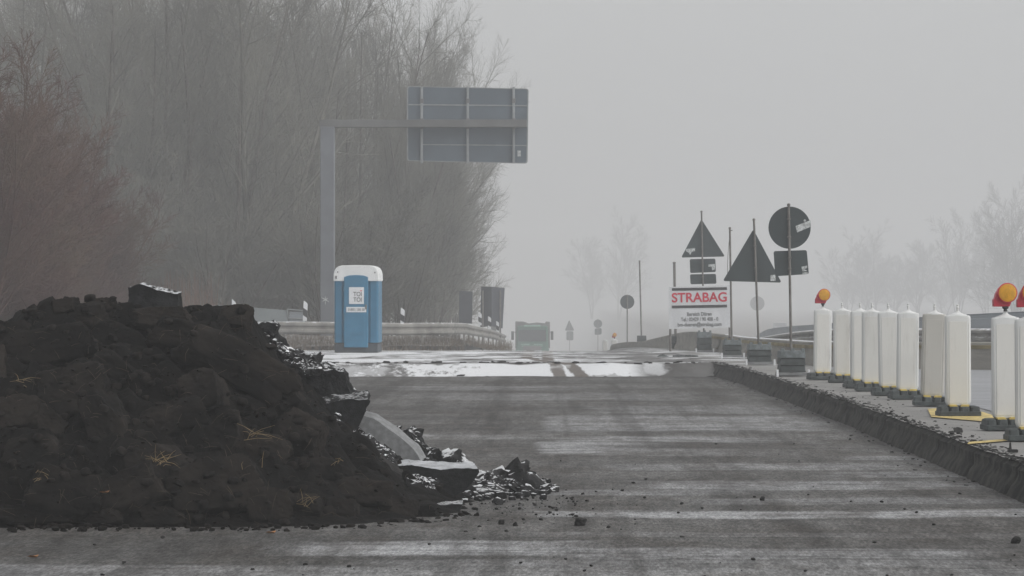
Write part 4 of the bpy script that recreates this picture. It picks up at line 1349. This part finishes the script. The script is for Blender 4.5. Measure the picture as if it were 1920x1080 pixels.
# short yellow reflector patches near the foot
for i in range(3, len(Lb) - 1, 4):
    p = Lb[i]; 
    if p.y > 85: continue
    g = deckz(p.x, p.y); b = MB()
    d = (Lb[i + 1] - Lb[i - 1]); b.box((0, 0, 0), (.34, .02, .035), rot=Matrix.Rotation(math.atan2(d.y, d.x), 3, 'Z').to_quaternion())
    nr = Vector((d.y, -d.x, 0)).normalized(); nr = nr if nr.y < 0 else -nr
    o = b.build('reflector', M['barrier_yellow'], t); o.location = Vector((p.x, p.y, g + .1)) + nr * .16 - t.location
# snow line on top of the barrier
b = MB()
sn = [q for q in Lb if 62 < q.y < 84]
sweep(sn, lambda p: [(.045, p.z + .001), (.02, p.z + .018), (-.03, p.z + .018), (-.05, p.z + .001)], 'snow_cap', simple('snow_cap', SNOW, .9, .05), t.location, t)

# W-beam rail and smooth wall beyond it
wr = [P(1425, 640, 120), P(1470, 634, 92), P(1530, 629, 78), P(1620, 627.5, 71), P(1730, 628, 68), P(1840, 628.5, 66.5), P(1960, 629, 65)]
Lw = resample(wr, .7)
t = thing('guard_rail', wr[0], 'grey steel guard rail just behind the temporary barrier at the right', 'guard rail')
rail(t, Lw, [(a, z * .85) for a, z in W_PROF], M['galv_dirty'])
posts(t, Lw, 3, deckz, M['galv_dirty'])
fw = [(1420, 629, 170), (1440, 618, 150), (1480, 612, 125), (1523, 609, 105), (1600, 603, 92), (1720, 595, 84), (1840, 588, 78), (1960, 582, 74)]
Lf = resample([P(*q) for q in fw], 1.0)
t = thing('steel_wall', P(*fw[3]), 'smooth blue grey steel barrier wall farthest right behind the guard rail', 'barrier')
sweep(Lf, lambda p: [(.05, deckz(p.x, p.y) - .1), (.05, p.z - .12), (.0, p.z - .1), (.0, p.z - .03), (.03, p.z), (-.06, p.z), (-.06, deckz(p.x, p.y) - .1)], 'wall', M['steel_wall'], t.location, t)

# ------------------------------------------------------------------ delineator posts
def delineator(px, yt, yb, Y, lb, lean=0):
    s = F / Y; B0 = P(px, yb, Y)
    t = thing('delineator_post', B0, lb, 'delineator post', 'delineator posts along the left guard rail', 0)
    t.rotation_euler = (0, R(lean), 0)
    H = (yb - yt) / s; Wd = .115
    b = MB(); b.prism([(-Wd / 2, 0), (Wd / 2, 0), (Wd / 2, H * .82), (Wd * .3, H * .9), (-Wd / 2 + .01, H), (-Wd / 2, H * .98)], -.035, .035)
    b.build('body', M['white'], t)
    b = MB(); b.prism([(-Wd / 2 - .003, H * .3), (Wd / 2 + .003, H * .16), (Wd / 2 + .003, H * .52), (-Wd / 2 - .003, H * .66)], -.039, .039)
    b.build('black_band', M['ink'], t)
delineator(225, 555, 618, 98, 'white delineator tip showing left of the block on the heap crest')
delineator(438, 561, 615, 98, 'white delineator post at the right shoulder of the soil heap')
delineator(571, 564, 602, 99, 'black banded delineator post at the end of the blue grey panel', 3)
delineator(754, 577, 610, 100, 'black banded delineator post just right of the portable toilet', 2)
delineator(900, 585, 610, 122, 'small delineator post at the left edge of the double dark panel')
delineator(918, 593, 617, 130, 'small delineator post in front of the double dark panel')
delineator(933, 602, 624, 140, 'farthest small delineator post where the guard rail drops away')
b = MB(); q = P(925, 625, 146)
b.box((0, 0, .25), (.5, .03, .34)); o = b.build('white_plate', M['galv']); o.location = q
tag(o, 'pale plate low behind the guard rail below the double dark panel', 'plate')

# dark sign panels in front of the thicket
def dark_panel(outl, Y, lb, pole=None, fold=None):
    c = P((outl[0][0] + outl[1][0]) / 2, 640, Y)
    t = thing('sign_board', c, lb, 'sign board')
    mm = M['panel_back']
    pts = [(P(px, py, Y) - c) for px, py in outl]
    if fold:
        f = fold
        top = P(f[0], f[1], Y) - c; bot = P(f[0], f[2], Y) - c
        for half in (0, 1):
            if half == 0: q = [pts[0], bot, top, pts[3]]; yy = (.25, 0, 0, .25)
            else: q = [bot, pts[1], pts[2], top]; yy = (0, .3, .3, 0)
            b = MB(); b.add([(v.x, y, v.z) for v, y in zip(q, yy)] + [(v.x, y + .04, v.z) for v, y in zip(q, yy)],
                            [(0, 1, 2, 3), (7, 6, 5, 4), (0, 4, 5, 1), (1, 5, 6, 2), (2, 6, 7, 3), (3, 7, 4, 0)])
            b.build('panel', mm, t)
    else:
        b = MB(); b.prism([(v.x, v.z) for v in pts], -.02, .02); b.build('panel', mm, t)
    b = MB()
    for px in pole or ():
        v = P(px, 0, Y) - c
        b.tube([(v.x, .06, -.6), (v.x, .06, (pts[2].z + (.28 if not fold else -.1)))], .035, 8)
    b.build('post', M['pole'], t)
M['panel_back'] = simple('panel_back', (0.040, 0.046, 0.060), .6, .12, 2)
dark_panel([(860.5, 605), (885, 607), (886, 547), (861, 545)], 138, 'narrow tall dark sign board left of the double one, seen from behind', (871,))
dark_panel([(900, 614), (942, 616), (946, 540), (902, 537)], 142, 'wide double dark sign board, slightly folded, at the end of the thicket', (905, 938), (922, 537.5, 611))
# small green sign in the thicket
c = P(321, 506, 150); t = thing('green_sign', c, 'small faded green sign half hidden in the thicket above the heap', 'sign')
b = MB(); b.box((0, 0, 0), (.88, .04, .62), bev=.015); b.build('panel', M['teal'], t)
b = MB(); b.tube([(0, .06, -2.4), (0, .06, .2)], .04, 6); b.build('post', M['pole'], t)

# ------------------------------------------------------------------ truck
YK = 246; zg = deckz(-2.0, YK)
c = Vector(((998 - VX) * YK / F, YK, zg))
t = thing('dump_truck', c, 'green dump truck driving towards the camera out of the fog', 'truck')
b = MB(); b.box((0, .9, 1.75), (2.35, 1.8, 2.0), bev=.12, taper=.94); b.box((0, .95, .8), (2.4, 1.9, .6), bev=.05); cab = b.build('cab', M['truck_green'], t, smooth=40)
b = MB(); b.box((0, -.0, 2.05), (2.0, .06, .82), bev=.02); b.build('windscreen', M['glass'], cab)
b = MB(); b.box((0, -.02, 2.76), (1.2, .1, .12), bev=.02); b.build('sun_visor', M['truck_light'], cab)
b = MB()
for q in (-.5, .42): b.box((q, -.02, 1.42), (.62, .06, .06))
b.box((0, -.03, 1.3), (1.5, .04, .05)); b.build('grille', M['truck_light'], cab)
b = MB(); b.box((0, -.05, 1.05), (1.3, .08, .5), bev=.02); b.build('grille_panel', M['truck_grey'], cab)
b = MB(); b.box((0, -.08, .62), (2.42, .2, .42), bev=.04); b.build('bumper', M['truck_green'], t)
for q in (-1, 1):
    b = MB(); b.box((q * .92, -.17, .68), (.3, .04, .16), bev=.02); b.build('headlight', M['truck_light'], t)
    b = MB(); b.box((q * 1.42, .05, 2.05), (.2, .12, .62), bev=.03); b.tube([(q * 1.15, .2, 2.3), (q * 1.42, .08, 2.3)], .02, 6); b.build('mirror', M['black'], t)
    for yy in (1.0, 3.6, 4.9):
        b = MB(); 
        pr = [(.2, -.15), (.48, -.15), (.52, -.1), (.52, .1), (.48, .15), (.2, .15)]
        vs = []
        for r, h in pr:
            for k in range(20): th = 2 * math.pi * k / 20; vs.append((q * 1.05 + h, yy + r * math.cos(th), .52 + r * math.sin(th)))
        b.add(vs, [(i * 20 + k, i * 20 + (k + 1) % 20, (i + 1) * 20 + (k + 1) % 20, (i + 1) * 20 + k) for i in range(5) for k in range(20)])
        wh = b.build('wheel', M['black'], t)
b = MB()
b.prism([(-1.25, 1.1), (1.25, 1.1), (1.25, 3.0), (.95, 3.02), (.9, 2.9), (.3, 2.95), (-.3, 2.88), (-.7, 3.02), (-1.25, 3.04)], 2.0, 6.5); b.build('dump_body', M['truck_grey'], t)
b = MB(); b.box((0, 4, .8), (.9, 7, .3)); b.build('chassis', M['truck_grey'], t)

# oncoming car with one headlight glinting over the barrier
YQ = 470; zc = prof(YQ)
c = P(1464, 616, YQ) - Vector((0, 0, .65))
t = thing('car', c, 'distant oncoming car with lit headlight glinting over the steel barrier', 'car')
b = MB()
side = [(0, .3), (0, .75), (.9, .95), (1.5, 1.4), (3.0, 1.45), (3.9, 1.0), (4.3, .9), (4.3, .3)]
vs = [(x, y, z) for x in (-.85, .85) for y, z in side]; n = len(side)
b.add(vs, [tuple(range(n)), tuple(reversed(range(n, 2 * n)))] + [(i, n + i, n + (i + 1) % n, (i + 1) % n) for i in range(n)])
b.build('body', M['car_grey'], t)
b = MB(); b.add([(-.7, .93, .99), (.7, .93, .99), (.62, 1.46, 1.38), (-.62, 1.46, 1.38)], [(0, 1, 2, 3)]); b.build('windscreen', M['glass'], t)
for q in (-1, 1):
    b = MB(); b.lathe([(.1, 0), (.09, -.04)], (q * .52, -.01, .68), 12, 'y'); b.build('headlight', M['headlight'], t)
    for yy in (.8, 3.4):
        b = MB(); vs = []
        for h in (-.1, .1):
            for k in range(14): th = 2 * math.pi * k / 14; vs.append((q * .78 + h, yy + .32 * math.cos(th), .32 + .32 * math.sin(th)))
        b.add(vs, [tuple(range(14)), tuple(reversed(range(14, 28)))] + [(k, (k + 1) % 14, 14 + (k + 1) % 14, 14 + k) for k in range(14)])
        b.build('wheel', M['black'], t)

# ------------------------------------------------------------------ bare trees
def grow(seed, H, stems=3, spread=.28, dens=1.0, twr=.009, droop=0.0, levels=3):
    rg = random.Random(seed)
    big, fine = MB(), MB()
    def branch(p, d, L, r, lev):
        npt = 5 if lev < 2 else (4 if lev == 2 else 3)
        pts = [p.copy()]; q = p.copy(); dd = d.copy()
        dirs = [dd.copy()]
        for i in range(npt - 1):
            dd = (dd + Vector((rg.gauss(0, .10), rg.gauss(0, .10), rg.gauss(.05, .07) - droop * lev * .05))).normalized()
            q = q + dd * L / (npt - 1); pts.append(q.copy()); dirs.append(dd.copy())
        rad = [max(r * (1 - .8 * i / (npt - 1)), twr * .55) for i in range(npt)]
        (big if lev == 0 else fine).tube(pts, rad, 6 if lev == 0 else (4 if lev == 1 else 3), caps=False)
        if lev >= levels: return
        nch = {0: int(17 * dens), 1: int(12 * dens), 2: int(8 * dens)}[lev]
        for k in range(nch):
            t = (.12 if lev == 0 else .18) + (.88 if lev == 0 else .82) * (k + rg.random()) / nch
            f = t * (npt - 1); i = min(int(f), npt - 2); u = f - i
            bp = pts[i].lerp(pts[i + 1], u); bd = dirs[i]
            a = Vector([rg.gauss(0, 1) for _ in range(3)]); a = (a - bd * a.dot(bd)).normalized()
            ang = R(rg.uniform(24, 55) if lev == 0 else rg.uniform(22, 60))
            nd = (bd * math.cos(ang) + a * math.sin(ang) + Vector((0, 0, .10 - droop * .3))).normalized()
            k2 = {0: .42, 1: .45, 2: .5}[lev]
            branch(bp, nd, L * k2 * (1.15 - .6 * t) * rg.uniform(.7, 1.2), max(rad[i] * .45, twr), lev + 1)
    for s_ in range(stems):
        a = rg.uniform(0, 6.28); sp = spread * rg.uniform(.3, 1) if stems > 1 else .03
        d = Vector((math.cos(a) * sp, math.sin(a) * sp, 1)).normalized()
        branch(Vector((math.cos(a) * .12, math.sin(a) * .12, -.3)), d, H * rg.uniform(.78, 1), H * .0095, 0)
    return big, fine
def make_tree(name, seed, H, mb_, mt_, **kw):
    big, fine = grow(seed, H, **kw)
    return big.mesh('trunk', mb_), fine.mesh('crown', mt_)
protoT = [make_tree('tree', 11 + i, 15, M['bark'] if i % 3 else M['bark_light'], M['twig'], stems=2 + i % 3, spread=.30 + .05 * (i % 2), dens=1.05, twr=.007) for i in range(5)]
protoE = [make_tree('tree', 111 + i, 15, M['bark'], M['twig'], stems=4, spread=.24, dens=1.25, twr=.006) for i in range(2)]
protoS = [make_tree('shrub', 41 + i, 6, M['bark'], M['twig'], stems=7, spread=.45, dens=.85, twr=.008) for i in range(3)]
protoR = [make_tree('shrub', 61 + i, 6, M['twig_red'], M['twig_red'], stems=10, spread=.42, dens=1.0, twr=.006) for i in range(3)]
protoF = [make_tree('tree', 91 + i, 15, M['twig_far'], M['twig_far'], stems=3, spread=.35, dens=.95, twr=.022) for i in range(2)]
def plant(kind, pro, x, Y, z, H0, H, lb, group, rz, wide=1.0):
    t = thing(kind, (x, Y, z), lb, 'tree' if kind == 'bare_tree' else 'shrub', group, rz)
    k = H / H0; t.scale = (k * wide, k * wide, k)
    for nm, me in (('trunk' if kind == 'bare_tree' else 'stem', pro[0]), ('crown', pro[1])):
        o = bpy.data.objects.new(nm, me); COL.objects.link(o); o.parent = t
    return t
rt = random.Random(5)
LT = 'leafless grey brown tree in the dense roadside thicket behind the gantry'
GT = 'bare trees of the roadside thicket'
n = 0
for Y, px0, px1, st, H in ((126, 120, 660, 64, 13.5), (142, 60, 720, 62, 15.5), (160, -60, 740, 66, 16.5), (180, -80, 705, 78, 17.5), (205, -80, 690, 84, 19)):
    px = px0 + rt.uniform(0, st)
    while px < px1:
        x = (px - VX) * Y / F; z = gz(x, Y) - .1
        plant('bare_tree', protoT[n % 5], x, Y + rt.uniform(-4, 4), z, 15, H * rt.uniform(.85, 1.1) * (.82 if px > 800 else 1), LT, GT, rt.uniform(0, 6.28), rt.uniform(.85, 1.1) * (.62 if px > 590 else 1))
        px += st * rt.uniform(.75, 1.3); n += 1
# trees that shape the right edge of the thicket
for px, Y, H, wd, lb in ((785, 150, 13.2, .62, 'tall bare tree rising just left of the sign panel, behind its top edge'),
                         (812, 165, 13.2, .60, 'bare tree whose fine twigs end just above the middle of the big sign panel'),
                         (835, 180, 12.4, .68, 'fine twigged bare tree forming the upper right edge of the thicket'),
                         (838, 186, 10.8, .78, 'bare tree with twigs showing right below the lower edge of the big sign'),
                         (846, 192, 8.8, .9, 'rightmost bare tree of the thicket, fading into the fog'),
                         (815, 172, 7.0, .9, 'small bare tree with low arching twigs left of the dark sign boards'),
                         (812, 148, 9.5, .8, 'mid height bare tree between the big sign and the narrow dark board'),
                         (815, 172, 15.0, .72, 'tall fine twigged bare tree whose crown rounds off the thicket above the sign panel'),
                         (795, 160, 14.5, .8, 'dense bare tree whose crown fills the gap above the left half of the sign panel'),
                         (858, 196, 10.5, .85, 'hazy bare tree bulging out farthest right under the sign panel'),
                         (770, 135, 10.5, .75, 'dense bare tree directly below the left half of the big sign')):
    x = (px - VX) * Y / F
    plant('bare_tree', protoE[n % 2], x, Y, gz(x, Y) - .1, 15, H, lb, 'bare trees of the roadside thicket', rt.uniform(0, 6), wd); n += 1
LS = 'bushy leafless shrub in the undergrowth of the roadside thicket'
for Y, px0, px1, st, H in ((116, 150, 770, 58, 5.0), (128, 100, 775, 55, 6.2), (150, 200, 800, 60, 6.0)):
    px = px0
    while px < px1:
        x = (px - VX) * Y / F; z = gz(x, Y) - .1
        plant('bare_shrub', protoS[n % 3], x, Y + rt.uniform(-3, 3), z, 6, H * rt.uniform(.7, 1.1), LS, 'leafless shrubs in the thicket undergrowth', rt.uniform(0, 6.28), rt.uniform(.9, 1.2))
        px += st * rt.uniform(.75, 1.3); n += 1
# reddish shrubs nearer on the left
for i, (px, Y, H, wd) in enumerate(((-60, 68, 5.8, 1.1), (10, 74, 5.0, 1.1), (60, 88, 4.6, 1.2), (150, 92, 4.2, 1.2), (0, 90, 6.0, 1.1), (205, 96, 3.4, 1.2), (-40, 88, 4.0, 1.3), (60, 80, 4.0, 1.1), (120, 86, 3.6, 1.1), (170, 90, 2.9, 1.0), (-120, 72, 6.4, 1), (-20, 82, 5.2, 1.1), (95, 78, 2.4, 1.1), (30, 70, 2.2, 1.2), (-90, 78, 6.0, 1))):
    x = (px - VX) * Y / F
    plant('red_shrub', protoR[i % 3], x, Y, .3, 6, H, 'reddish brown leafless shrub at the left edge behind the soil heap', 'reddish shrubs at the left edge', rt.uniform(0, 6.28), wd)
# far trees, faint in the fog
far = [(1905, 560, 21, 'grey tree in the fog touching the right edge of the photo', 1.0), (1795, 680, 23, 'tall fog faded tree above the beacons left of the right edge tree', .7),
       (1850, 700, 17, 'low fog faded tree between the tall one and the right edge tree', 1.1), (1720, 760, 18, 'fog faded tree above the leaning beacon', 1.1), (1640, 780, 19, 'fog faded tree above the middle beacons', 1.1),
       (1590, 800, 17, 'faint tree above the farthest lamp beacon', 1.0), (1160, 850, 23, 'very faint tall tree in the fog over the far signs', .9), (1110, 880, 21, 'very faint lower tree left of the tall foggy one', 1.0),
       (1960, 600, 22, 'grey foggy tree mostly cut off by the right edge', 1.1), (1770, 800, 15, 'small pale tree behind the tall foggy tree', 1.3),
       (1910, 480, 15, 'denser grey tree at the right edge, in front of the taller foggy one', 1.1), (1680, 800, 15, 'wide pale foggy tree between two taller ones above the beacons', 1.6), (1615, 820, 14, 'wide pale foggy tree low above the second beacon', 1.6)]
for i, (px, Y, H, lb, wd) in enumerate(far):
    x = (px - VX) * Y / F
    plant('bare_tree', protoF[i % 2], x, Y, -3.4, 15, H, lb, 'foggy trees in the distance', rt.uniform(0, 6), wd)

# dry reeds in front of the thicket
b = MB()
for i in range(420):
    px = rt.choice([rt.uniform(290, 410), rt.uniform(150, 430)]); Y = rt.uniform(99.5, 108)
    x = (px - VX) * Y / F; z = gz(x, Y); h = rt.uniform(.6, 1.9) * (1.15 if 300 < px < 400 else .75)
    p = Vector((x, Y, z - .1)); e = p + Vector((rt.gauss(0, .12), 0, h))
    b.tube([p, p.lerp(e, .5) + Vector((rt.gauss(0, .02), 0, 0)), e], [.008, .008, .004], 3, caps=False)
tag(b.build('dry_reeds', M['reed']), 'thin reddish dry reeds standing in front of the thicket behind the heap', 'reeds', kind='stuff')
# tufts of dead grass along the foot of the left rail
b = MB()
for i in range(2600):
    px = rt.uniform(450, 960); Y = rt.uniform(98.6, 101.5) if px < 870 else rt.uniform(100, 120)
    x = (px - VX) * Y / F; z = gz(x, Y) if Y > 99.4 else deckz(x, Y)
    h = rt.uniform(.08, .3); p = Vector((x, Y, z - .02))
    e = p + Vector((rt.gauss(0, .06), rt.gauss(0, .05), h))
    b.tube([p, e], [.007, .003], 3, caps=False)
tag(b.build('dead_grass', simple('dead_grass', (.16, .13, .10), .9, .4, 2)), 'matted dead grass under the left guard rail', 'grass', kind='stuff')

# ------------------------------------------------------------------ haze
b = MB(); b.add([(x, y, z) for z in (-28, 30) for x, y in ((-430, -30), (430, -30), (430, 1460), (-430, 1460))],
                [(3, 2, 1, 0), (4, 5, 6, 7), (0, 1, 5, 4), (1, 2, 6, 5), (2, 3, 7, 6), (3, 0, 4, 7)])
hm = bpy.data.materials.new('haze'); hm.use_nodes = True; hm.node_tree.nodes.clear()
ho = hm.node_tree.nodes.new('ShaderNodeOutputMaterial'); pv = hm.node_tree.nodes.new('ShaderNodeVolumePrincipled')
pv.inputs['Color'].default_value = (.93, .94, .955, 1); pv.inputs['Density'].default_value = .0023; pv.inputs['Anisotropy'].default_value = .1
hm.node_tree.links.new(pv.outputs[0], ho.inputs['Volume'])
tag(b.build('haze', hm), kind='stuff')
